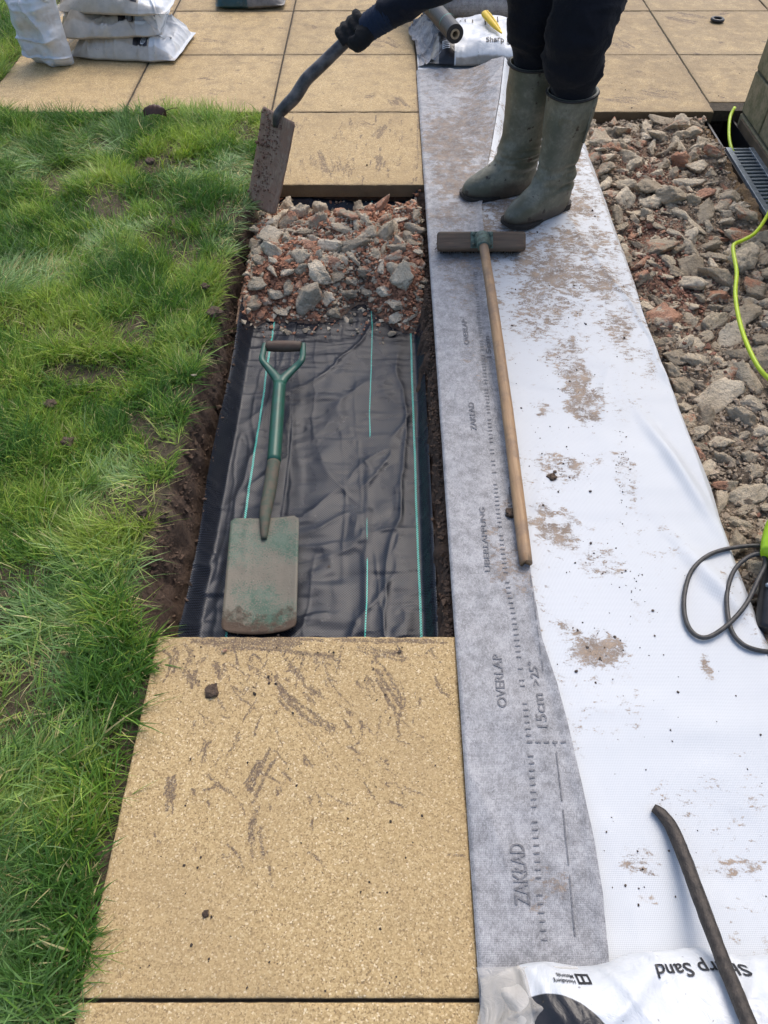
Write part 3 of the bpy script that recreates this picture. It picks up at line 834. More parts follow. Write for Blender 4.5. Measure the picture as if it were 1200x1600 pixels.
hh = heap_h(xx, yy)
rd = np.array([redness(a, b) for a, b in zip(xx, yy)])
keep = (hh > 0.006) | ((r2.uniform(0, 1, n) < 0.05 * sstep(1.82, 1.95, yy)) & (yy > 1.82))
xx, yy, hh, rd = xx[keep], yy[keep], hh[keep], rd[keep]
ss = np.clip(r2.lognormal(-5.35, 0.45, len(xx)), 0.002, 0.013)
red = r2.uniform(0, 1, len(xx)) < 0.55 + 0.6 * rd
cc = np.where(red[:, None], np.array([0.42, 0.20, 0.115]), np.array([0.50, 0.42, 0.31])) * r2.uniform(0.6, 1.3, (len(xx), 1))
zz = fabric_z(xx, yy) + hh + ss * 0.3 + 0.008 * (hh > 0.02) * r2.uniform(0, 1, len(xx))
crumbs('crumbs', np.stack([xx, yy, zz], 1), ss, cc, heap, seed=12)
# fill of fines under the stones
X, Y = np.meshgrid(np.linspace(-0.455, 0.152, 120), np.linspace(1.86, 2.565, 140), indexing='ij')
H_ = heap_h(X, Y); Zh = np.where(H_ > 0.002, fabric_z(X, Y) + H_ + 0.005 * fbm(X * 50, Y * 50, o=3, seed=115), fabric_z(X, Y) - 0.01)
RD = np.vectorize(redness)(X, Y)[..., None]
Ch = np.array([0.27, 0.19, 0.135]) * (1 - np.clip(RD, 0, 1)) + np.array([0.33, 0.155, 0.09]) * np.clip(RD, 0, 1)
fo = link('fines', mesh_np('fines', np.stack([X, Y, Zh], -1).reshape(-1, 3), grid_faces(*X.shape), True, {'col': Ch.reshape(-1, 3)}), M['earth'], heap)
fo['kind'] = 'stuff'

# ------------------------------------------------------------------ rubble bed right of the membrane
bedo = tag(empty('rubble_bed', (1.0, 2.0, -0.08)), 'bed of broken dusty concrete rubble between the white membrane and the drain', 'rubble', kind='structure')
def bed_z(x, y):
    x = np.asarray(x, float); y = np.asarray(y, float)
    return -0.058 + 0.022 * fbm(x * 7, y * 7, o=5, seed=21) + 0.03 * sstep(2.3, 3.1, y)
rng = random.Random(8)
placed = []
def bed_red(x, y): return max(math.exp(-(((x - 0.90) / 0.10) ** 2 + ((y - 2.12) / 0.34) ** 2)), 0.8 * math.exp(-(((x - 1.0) / 0.10) ** 2 + ((y - 2.75) / 0.16) ** 2)))
n_st = 0
for size_lo, size_hi, tries, cap in ((0.052, 0.074, 900, 34), (0.034, 0.052, 4500, 120), (0.020, 0.034, 5000, 100), (0.012, 0.020, 3000, 44)):
    got = 0
    for _ in range(tries):
        x, y = rng.uniform(0.775, 1.295), rng.uniform(0.62, 3.13)
        s = rng.uniform(size_lo, size_hi)
        if x - s * 0.9 < 0.765 or x + s * 0.8 > 1.305 or y + s * 0.7 > 3.15: continue
        rd = bed_red(x, y)
        if size_lo > 0.03 and rng.random() < rd * 0.88: continue
        q_ = cam_px(x, y)
        if q_[0] > 1225 or q_[1] > 1120: continue
        if not try_place(x, y, s, 0.57): continue
        kind = 'brick' if rng.random() < 0.10 * rd * (size_hi < 0.04) else 'stone_tan'
        put_stone(bedo, kind, (x, y, float(bed_z(x, y)) + s * (0.12 if y > 2.0 else 0.03)), s, 0.28, rng)
        got += 1; n_st += 1
        if got >= cap or n_st >= 298: break
n = 26000
xx, yy = r2.uniform(0.765, 1.305, n), r2.uniform(0.55, 3.15, n)
rd = np.array([bed_red(a, b) for a, b in zip(xx, yy)])
ss = np.clip(r2.lognormal(-5.75, 0.55, n), 0.0015, 0.013)
red = r2.uniform(0, 1, n) < 0.03 + 0.8 * rd
cc = np.where(red[:, None], np.array([0.29, 0.145, 0.098]), np.array([0.37, 0.295, 0.215])) * r2.uniform(0.6, 1.3, (n, 1))
zz = bed_z(xx, yy) + ss * 0.4 + 0.006 * r2.uniform(0, 1, n)
crumbs('crumbs', np.stack([xx, yy, zz], 1), ss, cc, bedo, seed=14)

# ------------------------------------------------------------------ membrane with grey overlap fold
mem = tag(empty('damp_membrane', (0.45, 1.5, 0.0)), 'long white membrane sheet with grey folded edge, muddy, laid over the middle slabs', 'membrane')
redge = np.array([tuple(at(u, v)[:2]) for u, v in ((1260, 1180), (1192, 1000), (1150, 905), (1122, 835), (1098, 755), (1066, 690), (1030, 590), (1000, 505), (950, 350), (910, 215), (893, 165))])
redge = redge[np.argsort(redge[:, 1])]
def mem_right(y): return np.interp(y, redge[:, 1], redge[:, 0]) + 0.004 + 0.006 * noise(np.asarray(y) * 5, np.asarray(y) * 0, seed=128)
def mem_z(x, y):
    x = np.asarray(x, float); y = np.asarray(y, float)
    z = 0.0045 + 0.0028 * sstep(-0.4, 0.8, fbm(x * 4, y * 2.4, o=3, seed=120))
    z = z + 0.007 * ridge(x, y, R(100), 3.4, 0.16, 121) * sstep(0.05, 0.6, noise(x * 2.4, y * 1.6, seed=122) + 0.35 * sstep(0.5, 0.75, x))
    z = z + 0.0035 * noise(x * 3.5, y * 9, seed=125) + 0.0016 * noise(x * 12, y * 22, seed=126) + 0.0035 * ridge(x, y, R(70), 6, 0.2, 123) * sstep(0, 0.5, noise(x * 3, y * 2 + 4, seed=124))
    z = z + 0.014 * np.exp(-((x - (0.715 - 0.25 * (y - 1.15))) / 0.018) ** 2) * np.exp(-((y - 1.2) / 0.17) ** 2)
    z = z + 0.012 * np.exp(-((x - (0.69 - 0.45 * (y - 0.9))) / 0.025) ** 2) * np.exp(-((y - 0.86) / 0.12) ** 2)
    return np.maximum(z, 0.0035 + 0.15 * z)
def membrane_mud(x, y, spots, base):
    m = np.full(x.shape, base)
    for (u, v, ru, rv, s) in spots:
        c = at(u, v); ex = abs(at(u + ru, v).x - c.x); ey = abs(at(u, v - rv).y - c.y)
        d = np.sqrt(((x - c.x) / ex) ** 2 + ((y - c.y) / ey) ** 2) + 0.35 * fbm(x * 30, y * 30, o=3, seed=130)
        m = np.maximum(m, s * sstep(1.25, 0.45, d))
    return m
SPOTS = [(935, 1018, 52, 26, 1.0), (890, 985, 26, 16, 0.6), (868, 830, 42, 34, 0.85), (940, 880, 45, 26, 0.5), (885, 730, 60, 22, 0.45), (905, 610, 34, 48, 0.78), (850, 640, 22, 16, 0.6),
         (880, 560, 36, 30, 0.55), (840, 480, 60, 60, 0.5), (860, 420, 70, 50, 0.55), (905, 380, 60, 30, 0.55), (885, 320, 40, 24, 0.7), (930, 440, 40, 40, 0.4), (960, 520, 30, 30, 0.45),
         (1000, 1350, 28, 26, 0.6), (1005, 1405, 18, 6, 0.6), (1105, 1048, 12, 22, 0.8), (1140, 1180, 40, 8, 0.36), (975, 740, 20, 50, 0.5), (1010, 570, 16, 30, 0.35), (870, 250, 40, 40, 0.55), (770, 300, 40, 70, 0.55), (975, 540, 14, 36, 0.5), (1150, 1360, 60, 16, 0.4), (790, 400, 40, 20, 0.55), (1000, 960, 24, 20, 0.35)]
ys = np.linspace(-0.55, 3.98, 700)
us = np.r_[np.linspace(0, 0.94, 110), np.linspace(0.945, 1, 14)]
Xm = X0 + 0.004 + us[None, :] * (mem_right(ys)[:, None] + 0.018 - X0 - 0.004)
Ym = np.repeat(ys[:, None], len(us), 1)
Zm = mem_z(Xm, Ym)
over = np.clip(Xm - X1 - 0.002, 0, 1)
Zm = Zm - over * 0.9 - 6 * over ** 2
mudw = 0.86 * membrane_mud(Xm, Ym, SPOTS, 0.0) + 0.26 * sstep(1.2, 2.0, Ym) + 0.20 * sstep(0.0, 0.7, fbm(Xm * 5, Ym * 5, o=3, seed=133)) + 0.05
me = mesh_np('white_sheet', np.stack([Xm, Ym, Zm], -1).reshape(-1, 3), grid_faces(*Xm.shape)[:, ::-1], True, {'mud': mudw.ravel()})
link('white_sheet', me, M['white'], mem)
fedge = np.array([tuple(at(u, v)[:2]) for u, v in ((955, 1600), (945, 1490), (937, 1400), (925, 1320), (906, 1230), (886, 1140), (868, 1070), (845, 1000), (828, 900), (812, 780), (795, 680), (778, 560), (765, 460), (757, 380), (752, 330), (756, 290), (766, 235), (778, 170), (785, 110), (790, 92))])
fedge = fedge[np.argsort(fedge[:, 1])]
def flap_r(y): return np.interp(y, fedge[:, 1], fedge[:, 0])
def flap_z(x, y):
    t = (np.asarray(x, float) - X0) / (flap_r(y) - X0)
    lift = 0.045 * sstep(2.75, 3.4, y) * sstep(0.55, 1.0, t) + 0.02 * sstep(0.6, 1.0, t) * np.exp(-((y - 0.2) / 0.3) ** 2) * 0.3
    return mem_z(x, y) + 0.0050 + 0.0018 * fbm(np.asarray(x) * 10, np.asarray(y) * 5, o=3, seed=140) + lift + 0.004 * sstep(0.88, 1.0, t) + 0.006 * sstep(2.3, 3.0, y) * ridge(np.asarray(x, float), np.asarray(y, float), R(60), 9, 0.2, 141)
ys = np.linspace(-0.55, 3.565, 760)
us = np.linspace(0, 1, 60)
Xf = X0 - 0.004 + us[None, :] * (flap_r(ys)[:, None] + 0.004 - X0)
Yf = np.repeat(ys[:, None], len(us), 1)
Zf = flap_z(Xf, Yf)
# rounded fold on the left edge, thickness on the free edge
fold = np.clip(1 - us / 0.03, 0, 1)[None, :]
Zf = Zf - 0.006 * fold ** 2
FSPOT = [(790, 890, 40, 40, 0.6), (860, 1390, 50, 50, 0.6), (720, 420, 40, 60, 0.55), (730, 470, 30, 30, 0.45), (700, 230, 45, 60, 0.75), (740, 200, 40, 60, 0.6), (730, 130, 50, 30, 0.5), (710, 290, 50, 40, 0.7), (700, 340, 40, 20, 0.6), (800, 790, 16, 16, 0.7), (770, 840, 30, 30, 0.4), (740, 560, 30, 40, 0.4)]
mudf = membrane_mud(Xf, Yf, FSPOT, 0.05) + 0.24 * sstep(1.9, 2.7, Yf)
V = np.stack([Xf, Yf, Zf], -1).reshape(-1, 3)
me = mesh_np('grey_fold', V, grid_faces(*Xf.shape)[:, ::-1], True, {'mud': mudf.ravel()})
gf = link('grey_fold', me, M['grey'], mem)
# white turned edge that stands up beside the boots
ye = np.linspace(2.58, 3.555, 120)
kk = np.linspace(0, 1, 8)
Xe = flap_r(ye)[:, None] + 0.003 + kk[None, :] * (0.010 + 0.022 * sstep(2.5, 3.2, ye))[:, None]
Ye = np.repeat(ye[:, None], 8, 1)
Ze = (flap_z(flap_r(ye), ye)[:, None]) * (1 - kk[None, :] ** 1.6) + kk[None, :] ** 1.6 * (mem_z(Xe, Ye) + 0.004)
me = mesh_np('turned_edge', np.stack([Xe, Ye, Ze], -1).reshape(-1, 3), grid_faces(120, 8)[:, ::-1], True, {'mud': 0.45 * sstep(0.0, 0.5, fbm(Xe * 8, Ye * 8, o=3, seed=145)).ravel() + 0.12})
link('turned_edge', me, M['white'], mem)

# ------------------------------------------------------------------ lettering helpers
def text_pts(body, size):
    cu = bpy.data.curves.new('txt', 'FONT'); cu.body = body; cu.size = size; cu.resolution_u = 3; cu.offset = 0.012
    cu.align_x = 'LEFT'
    o = bpy.data.objects.new('txt', cu); COL.objects.link(o)
    dg = bpy.context.evaluated_depsgraph_get()
    me = bpy.data.meshes.new_from_object(o.evaluated_get(dg))
    bpy.data.objects.remove(o); bpy.data.curves.remove(cu)
    return me
def map_text(name, body, length, height, fn, mat, parent, cut=0.006):
    """text scaled to length x height (cap) in metres, then fn(tx,ty)->world xyz"""
    me = text_pts(body, 1.0)
    bm = bmesh.new(); bm.from_mesh(me); bpy.data.meshes.remove(me)
    xs_ = [v.co.x for v in bm.verts]; ys_ = [v.co.y for v in bm.verts]
    sx, sy = length / (max(xs_) - min(xs_)), height / (max(ys_) - min(0, min(ys_)))
    x0_ = min(xs_)
    for v in bm.verts: v.co = ((v.co.x - x0_) * sx, v.co.y * sy, 0)
    bmesh.ops.triangulate(bm, faces=bm.faces)
    for _ in range(3):
        es = [e for e in bm.edges if e.calc_length() > cut]
        if not es: break
        bmesh.ops.subdivide_edges(bm, edges=es, cuts=1); bmesh.ops.triangulate(bm, faces=bm.faces)
    me = bm_mesh(name, bm)
    V = vco(me); set_co(me, np.asarray(fn(V[:, 0], V[:, 1])))
    return link(name, me, mat, parent)
def flap_text(body, u0, v0, u1, v1, hpx, parent=mem):
    a, b = at(u0, v0, 0.012), at(u1, v1, 0.012)      # baseline start (near) and end (far)
    d = (b - a); L = d.length; d.normalize(); up = Vector((-d.y, d.x, 0))
    h = abs(at(u0 - hpx, v0).x - at(u0, v0).x)
    def fn(tx, ty):
        x, y = a.x + d.x * tx + up.x * ty, a.y + d.y * tx + up.y * ty
        return np.stack([x, y, flap_z(x, y) + 0.0018], 1)
    return map_text('lettering', body, L, h, fn, M['print'], parent)
flap_text('ZAK\u0141AD', 829, 1415, 818, 1318, 24)
flap_text('OVERLAP', 792, 1107, 783, 1022, 15)
flap_text('15cm', 856, 1137, 848, 1083, 17)
flap_text('>25\u00b0', 845, 1070, 838, 1032, 14)
flap_text('\u00dcBERLAPPUNG', 767, 892, 757, 792, 11)
flap_text('ZAK\u0141AD', 745, 673, 740, 630, 9)
flap_text('OVERLAP', 733, 540, 729, 500, 8)
flap_text('15cm', 768, 560, 764, 526, 8)
flap_text('15cm', 803, 790, 800, 760, 9)
# printed dashes of the overlap line
Vd, Fd = [], []
def dash(p, q, w):
    p, q = Vector(p), Vector(q); d = (q - p); d.normalize(); s = Vector((-d.y, d.x, 0)) * w / 2
    i = len(Vd)
    for c in (p - s, p + s, q + s, q - s): Vd.append((c.x, c.y, 0))
    Fd.append((i, i + 1, i + 2, i + 3))
line = [(850, 1470), (842, 1400), (835, 1290), (830, 1200), (822, 1130), (812, 1040), (803, 970), (790, 900), (778, 800), (768, 700), (758, 600), (748, 500), (742, 430)]
lw = [at(u, v) for u, v in line]
ly = np.array([p.y for p in lw]); lx = np.array([p.x for p in lw])
y = ly[0]
rr = random.Random(4)
while y < ly[-1]:
    x = float(np.interp(y, ly, lx))
    if rr.random() < 0.86: dash((x - 0.006, y, 0), (x + 0.004, y + 0.0006, 0), 0.0026)
    y += 0.0125
line2 = [(896, 1470), (886, 1360), (876, 1260), (866, 1170), (862, 1160)]
for (a, b) in zip(line2[:-1], line2[1:]):
    p, q = at(*a), at(*b)
    dash(p.lerp(q, 0.04), p.lerp(q, 0.9), 0.0022)
for k in range(5):
    p = at(822 + k * 13, 1164); q = at(830 + k * 13, 1164); dash(p, q, 0.004)
for k in range(9):
    p = at(858 - k * 3.6, 1130 - k * 26); q = at(856 - k * 3.6, 1112 - k * 26)
    if k not in (0, 1, 2): dash(p, q, 0.0016)
Vd = np.array(Vd); Vd[:, 2] = flap_z(Vd[:, 0], Vd[:, 1]) + 0.0018
me = bpy.data.meshes.new('printed_dashes'); me.from_pydata(Vd.tolist(), [], Fd); me.update()
po = link('printed_dashes', me, M['print'], mem); po['kind'] = 'stuff'

# ------------------------------------------------------------------ materials of the things
def painted_spade_mat():
    g = G('worn_green_paint'); p = g.objco()
    n1 = g.noise(26, p, 8, 0.7); n2 = g.noise(240, p, 6, 0.75); n3 = g.noise(9, p, 4)
    c = g.mix(g.step(n1, 0.40, 0.60), (0.035, 0.095, 0.060), (0.095, 0.140, 0.10))
    c = g.mix(g.step(g.math('ADD', g.math('MULTIPLY', n2, 0.6), g.math('MULTIPLY', n3, 0.5)), 0.45, 0.58), c, (0.155, 0.135, 0.10))
    c = g.mix(g.step(n2, 0.63, 0.70), c, (0.34, 0.33, 0.28))
    c = g.mix(g.step(n2, 0.40, 0.34), c, (0.045, 0.050, 0.038))
    y = g.sep(g.pos())[1]
    mud = g.step(g.math('ADD', g.math('MULTIPLY', g.math('SUBTRACT', 0.905, y), 5.0), g.math('SUBTRACT', n1, 0.5)), 0.22, 0.42)
    c = g.mix(mud, c, g.mix(n2, (0.055, 0.036, 0.024), (0.12, 0.085, 0.06)))
    g.set(Base_Color=c, Roughness=g.mix(mud, (0.55, 0.55, 0.55), (0.9, 0.9, 0.9)))
    b = g.bump(n2, 0.5, 0.002); g.bump(g.math('MULTIPLY', mud, n1), 0.6, 0.008, b)
    return g.m
def rusty_mat():
    g = G('rusty_muddy_steel'); p = g.objco()
    st = g.noise(30, g.mapv(g.attr('along', False), (6, 0.8, 1)), 7, 0.7); n2 = g.noise(60, p, 7, 0.7); n3 = g.noise(14, p, 5, 0.7)
    c = g.mix(g.step(st, 0.35, 0.7), (0.23, 0.145, 0.10), (0.36, 0.25, 0.18))
    c = g.mix(g.step(n3, 0.45, 0.62), c, (0.26, 0.15, 0.10))
    clod = g.step(n2, 0.56, 0.62)
    c = g.mix(clod, c, (0.32, 0.19, 0.13))
    g.set(Base_Color=c, Roughness=0.68, Metallic=0.1)
    b = g.bump(g.math('ADD', g.math('MULTIPLY', clod, 0.6), st), 0.8, 0.004)
    g.bump(g.noise(300, p, 4), 0.4, 0.001, b)
    return g.m
def wood_mat(name, c1, c2, scale=(1, 14, 14), dirt=(0.10, 0.075, 0.05)):
    g = G(name); p = g.mapv(g.attr('along', False), scale)
    n1 = g.noise(9, p, 7, 0.65, 0.4); n2 = g.noise(30, g.objco(), 6, 0.7); n3 = g.noise(7, g.objco(), 3)
    c = g.mix(g.step(n1, 0.3, 0.7), c1, c2)
    c = g.mix(g.math('MULTIPLY', g.step(g.math('ADD', g.math('MULTIPLY', n2, 0.5), g.math('MULTIPLY', n3, 0.6)), 0.47, 0.66), 0.75), c, dirt)
    g.set(Base_Color=c, Roughness=0.62)
    g.bump(n1, 0.35, 0.001)
    return g.m
def rubber_boot_mat():
    g = G('muddy_green_rubber'); p = g.pos()
    n1 = g.noise(9, p, 7, 0.65); n2 = g.noise(70, p, 7, 0.75); z = g.sep(p)[2]
    c = g.mix(g.step(n1, 0.3, 0.7), (0.098, 0.100, 0.068), (0.165, 0.163, 0.118))
    dustm = g.step(g.math('ADD', g.math('MULTIPLY', n2, 0.5), g.math('MULTIPLY', n1, 0.6)), 0.50, 0.75)
    c = g.mix(g.math('MULTIPLY', dustm, 0.65), c, (0.35, 0.325, 0.25))
    mud = g.step(g.math('ADD', g.math('MULTIPLY', g.math('SUBTRACT', 0.058, z), 9.0), g.math('SUBTRACT', n1, 0.5)), -0.05, 0.25)
    c = g.mix(g.math('MULTIPLY', mud, 0.9), c, g.mix(n2, (0.038, 0.028, 0.02), (0.095, 0.07, 0.05)))
    sp = g.step(g.noise(26, p, 4, 0.6), 0.62, 0.67)
    c = g.mix(sp, c, (0.05, 0.036, 0.025))
    g.set(Base_Color=c, Roughness=g.ramp(dustm, [(0, 0.44), (1, 0.7)]))
    g.bump(g.noise(24, p, 6, 0.6), 0.22, 0.01)
    return g.m
def cloth_mat(name, c, c2, wv=600):
    g = G(name); p = g.objco()
    n = g.noise(35, p, 6, 0.65)
    g.set(Base_Color=g.mix(n, c, c2), Roughness=0.95)
    g.b.inputs['Sheen Weight'].default_value = 0.06
    g.b.inputs['Specular IOR Level'].default_value = 0.2
    b = g.bump(g.noise(28, p, 6, 0.6), 0.5, 0.012)
    g.bump(g.noise(wv, p, 2), 0.3, 0.001, b)
    return g.m
def bag_mat(name, style):
    """printed polythene sack; u along the length, v across"""
    g = G(name); a = g.sep(g.attr('buv', False)); u, v = a[0], a[1]
    p = g.pos()
    n1 = g.noise(18, p, 6, 0.65); n2 = g.noise(140, p, 6, 0.75)
    sand = g.mix(g.step(g.noise(30, p, 7, 0.7), 0.3, 0.7), (0.20, 0.172, 0.138), (0.36, 0.325, 0.28))
    white = g.mix(g.step(n1, 0.3, 0.7), (0.56, 0.59, 0.62), (0.66, 0.685, 0.71))
    black = (0.020, 0.020, 0.023)
    if style == 'front':
        c = g.mix(g.step(u, -0.820, -0.813), g.mix(0.55, sand, (0.62, 0.61, 0.58)), white)
        d = g.n('VectorMath', {0: g.n('CombineXYZ', {0: g.math('MULTIPLY', g.math('ADD', u, 0.77), 1.0), 1: g.math('MULTIPLY', g.math('SUBTRACT', v, 0.32), 0.62), 2: 0.0}).outputs[0]}, operation='LENGTH').outputs['Value']
        disc = g.math('MULTIPLY', g.step(d, 0.290, 0.284), g.step(u, -0.820, -0.813))
        c = g.mix(disc, c, black)
    elif style == 'back':
        c = g.mix(g.step(u, -0.86, -0.85), sand, white)
        band = g.math('MULTIPLY', g.step(u, -0.86, -0.85), g.step(u, -0.60, -0.61))
        c = g.mix(band, c, black)
        c = g.mix(g.math('MULTIPLY', g.step(v, -0.92, -0.95), g.step(u, -0.59, -0.58)), c, g.mix(0.3, sand, (0.5, 0.47, 0.42)))
    elif style == 'stack':
        c = g.mix(0.35, g.mix(1.0, sand, (1.15, 1.05, 0.9), 'MULTIPLY'), (0.46, 0.42, 0.35))
        c = g.mix(g.step(u, 0.52, 0.53), c, white)
        band = g.math('MULTIPLY', g.step(u, 0.22, 0.23), g.step(u, 0.50, 0.49))
        c = g.mix(g.math('MULTIPLY', band, g.step(v, -0.86, -0.84)), c, black)
        c = g.mix(g.math('MULTIPLY', g.step(v, -0.84, -0.88), 0.8), c, g.mix(0.5, sand, (0.6, 0.58, 0.54)))
    elif style == 'stand':
        c = g.mix(g.step(n1, 0.35, 0.7), white, g.mix(0.5, white, sand))
    else:
        c = g.mix(g.step(g.math('ADD', u, g.math('MULTIPLY', n1, 0.4)), 0.15, 0.17), (0.012, 0.05, 0.055), g.mix(0.6, black, sand))
    dirt = g.step(g.math('ADD', g.math('MULTIPLY', n1, 0.6), g.math('MULTIPLY', n2, 0.5)), 0.60, 0.78)
    c = g.mix(g.math('MULTIPLY', dirt, 0.45), c, (0.27, 0.215, 0.16))
    sp = g.step(g.noise(95, p, 2, 0.5), 0.72, 0.75)
    c = g.mix(g.math('MULTIPLY', sp, 0.55), c, (0.10, 0.08, 0.06))
    g.set(Base_Color=c, Roughness=0.30)
    g.b.inputs['Specular IOR Level'].default_value = 0.5
    b = g.bump(g.noise(20, p, 6, 0.6, 1.2), 0.35, 0.010)
    g.bump(n2, 0.15, 0.001, b)
    return g.m
def clear_plastic_mat():
    g = G('clear_polythene')
    n = g.noise(30, g.pos(), 5, 0.6, 1.5)
    tr = g.n('BsdfTransparent', {'Color': (0.93, 0.92, 0.9, 1)})
    g.set(Base_Color=(0.62, 0.60, 0.56), Roughness=0.22)
    g.bump(n, 0.6, 0.012)
    mx = g.n('MixShader', {0: 0.42, 1: tr.outputs[0], 2: g.b.outputs[0]})
    g.t.links.new(mx.outputs[0], g.out.inputs[0])
    return g.m
def block_mat():
    g = G('green_stained_block'); p = g.pos()
    n1 = g.noise(7, p, 7, 0.65); n2 = g.noise(60, p, 6, 0.7)
    c = g.mix(g.step(n1, 0.3, 0.7), (0.215, 0.185, 0.105), (0.32, 0.27, 0.165))
    c = g.mix(g.math('MULTIPLY', g.step(g.noise(22, p, 8, 0.75), 0.42, 0.6), 0.75), c, (0.105, 0.115, 0.048))
    c = g.mix(g.math('MULTIPLY', g.rnd(), 0.35), c, (0.30, 0.25, 0.17))
    g.set(Base_Color=c, Roughness=0.85)
    g.bump(n2, 0.5, 0.004)
    return g.m
def along(me, axis_dir, origin=(0, 0, 0)):
    d = np.array(axis_dir, float); d /= np.linalg.norm(d)
    V = vco(me) - np.array(origin)
    t = V @ d
    s = V - t[:, None] * d
    a = np.array((0, 0, 1.0)) if abs(d[2]) < 0.8 else np.array((1.0, 0, 0))
    e1 = np.cross(d, a); e1 /= np.linalg.norm(e1); e2 = np.cross(d, e1)
    set_attr(me, 'along', np.stack([t, s @ e1, s @ e2], 1))
    return me
M['gpaint'] = painted_spade_mat()
M['gshaft'] = plain('green_enamel', (0.018, 0.105, 0.070), 0.34, 0.35, 30, bump=0.15, col2=(0.028, 0.085, 0.058))
M['rust'] = rusty_mat()
M['rustsock'] = plain('rust_and_mud', (0.13, 0.10, 0.07), 0.75, 0.5, 60, bump=0.6, col2=(0.055, 0.085, 0.058))
M['grip'] = wood_mat('dark_wood_grip', (0.105, 0.052, 0.030), (0.060, 0.034, 0.022))
M['shaft'] = plain('black_worn_shaft', (0.022, 0.021, 0.023), 0.36, 0.5, 24, bump=0.4, col2=(0.14, 0.125, 0.12))
M['handle'] = wood_mat('pale_broom_handle', (0.42, 0.27, 0.145), (0.29, 0.175, 0.09), dirt=(0.20, 0.135, 0.09))
M['broom'] = wood_mat('dark_broom_block', (0.155, 0.100, 0.062), (0.085, 0.055, 0.035))
M['copper'] = plain('verdigris_bracket', (0.15, 0.225, 0.185), 0.6, 0.4, 60, metal=0.25, bump=0.5, col2=(0.06, 0.075, 0.06))
M['bristle'] = plain('brown_bristle', (0.055, 0.035, 0.022), 0.8, 0.5, 90)
M['boot'] = rubber_boot_mat()
M['sole'] = plain('black_rubber_sole', (0.026, 0.023, 0.020), 0.7, 0.4, 50, bump=0.5)
M['trousers'] = cloth_mat('navy_work_cloth', (0.0055, 0.006, 0.0095), (0.011, 0.012, 0.017))
M['jacket'] = cloth_mat('navy_jacket_cloth', (0.008, 0.010, 0.018), (0.014, 0.017, 0.028))
M['cuff'] = cloth_mat('blue_rib_cuff', (0.012, 0.020, 0.042), (0.022, 0.034, 0.065), 900)
M['glove'] = cloth_mat('black_glove', (0.010, 0.010, 0.011), (0.022, 0.022, 0.024), 900)
M['skin'] = plain('skin', (0.52, 0.32, 0.24), 0.5, 0.1, 30)
M['hair'] = plain('dark_hair', (0.03, 0.022, 0.016), 0.6, 0.3, 90)
for k in ('front', 'back', 'stack', 'stand', 'teal'): M['bag_' + k] = bag_mat('sack_' + k, k)
M['clear'] = clear_plastic_mat()
M['steel'] = plain('dark_steel_bar', (0.075, 0.062, 0.052), 0.5, 0.5, 70, metal=0.35, bump=0.5, bdist=0.004, col2=(0.035, 0.030, 0.027))
M['roll'] = plain('black_film_roll', (0.020, 0.021, 0.023), 0.45, 0.3, 30, bump=0.3)
M['card'] = plain('cardboard_core', (0.42, 0.33, 0.21), 0.85, 0.25, 60)
M['tealp'] = plain('teal_line', (0.06, 0.36, 0.30), 0.6, 0.2, 60)
M['yellow'] = plain('yellow_plastic', (0.78, 0.53, 0.015), 0.35, 0.12, 60, bump=0.1)
M['block'] = block_mat()
M['mortar'] = plain('mortar', (0.105, 0.098, 0.065), 0.9, 0.3, 60, objspace=False)
M['grate'] = plain('galvanised_grate', (0.26, 0.30, 0.335), 0.42, 0.3, 60, metal=0.55, bump=0.3, col2=(0.16, 0.19, 0.215))
M['blackp'] = plain('black_plastic', (0.014, 0.014, 0.016), 0.4, 0.4, 50, bump=0.2)
M['tanboard'] = plain('sandy_mortar_bed', (0.27, 0.175, 0.085), 0.9, 0.5, 22, bump=0.9, bdist=0.01, col2=(0.13, 0.085, 0.045), objspace=False)
M['board'] = plain('brown_board', (0.15, 0.105, 0.062), 0.8, 0.4, 20, bump=0.4, objspace=False)
M['hose'] = plain('lime_hose', (0.50, 0.68, 0.035), 0.38, 0.12, 60, bump=0.1)
M['lime'] = plain('lime_plastic', (0.36, 0.62, 0.012), 0.35, 0.12, 60, bump=0.1)
M['cable'] = plain('black_cable', (0.022, 0.022, 0.024), 0.5, 0.4, 60, bump=0.2, col2=(0.07, 0.065, 0.06))
M['leaf'] = plain('dead_leaf', (0.075, 0.028, 0.016), 0.5, 0.4, 60, bump=0.4)
M['paper'] = plain('white_label', (0.78, 0.78, 0.78), 0.5, 0.05, 60)

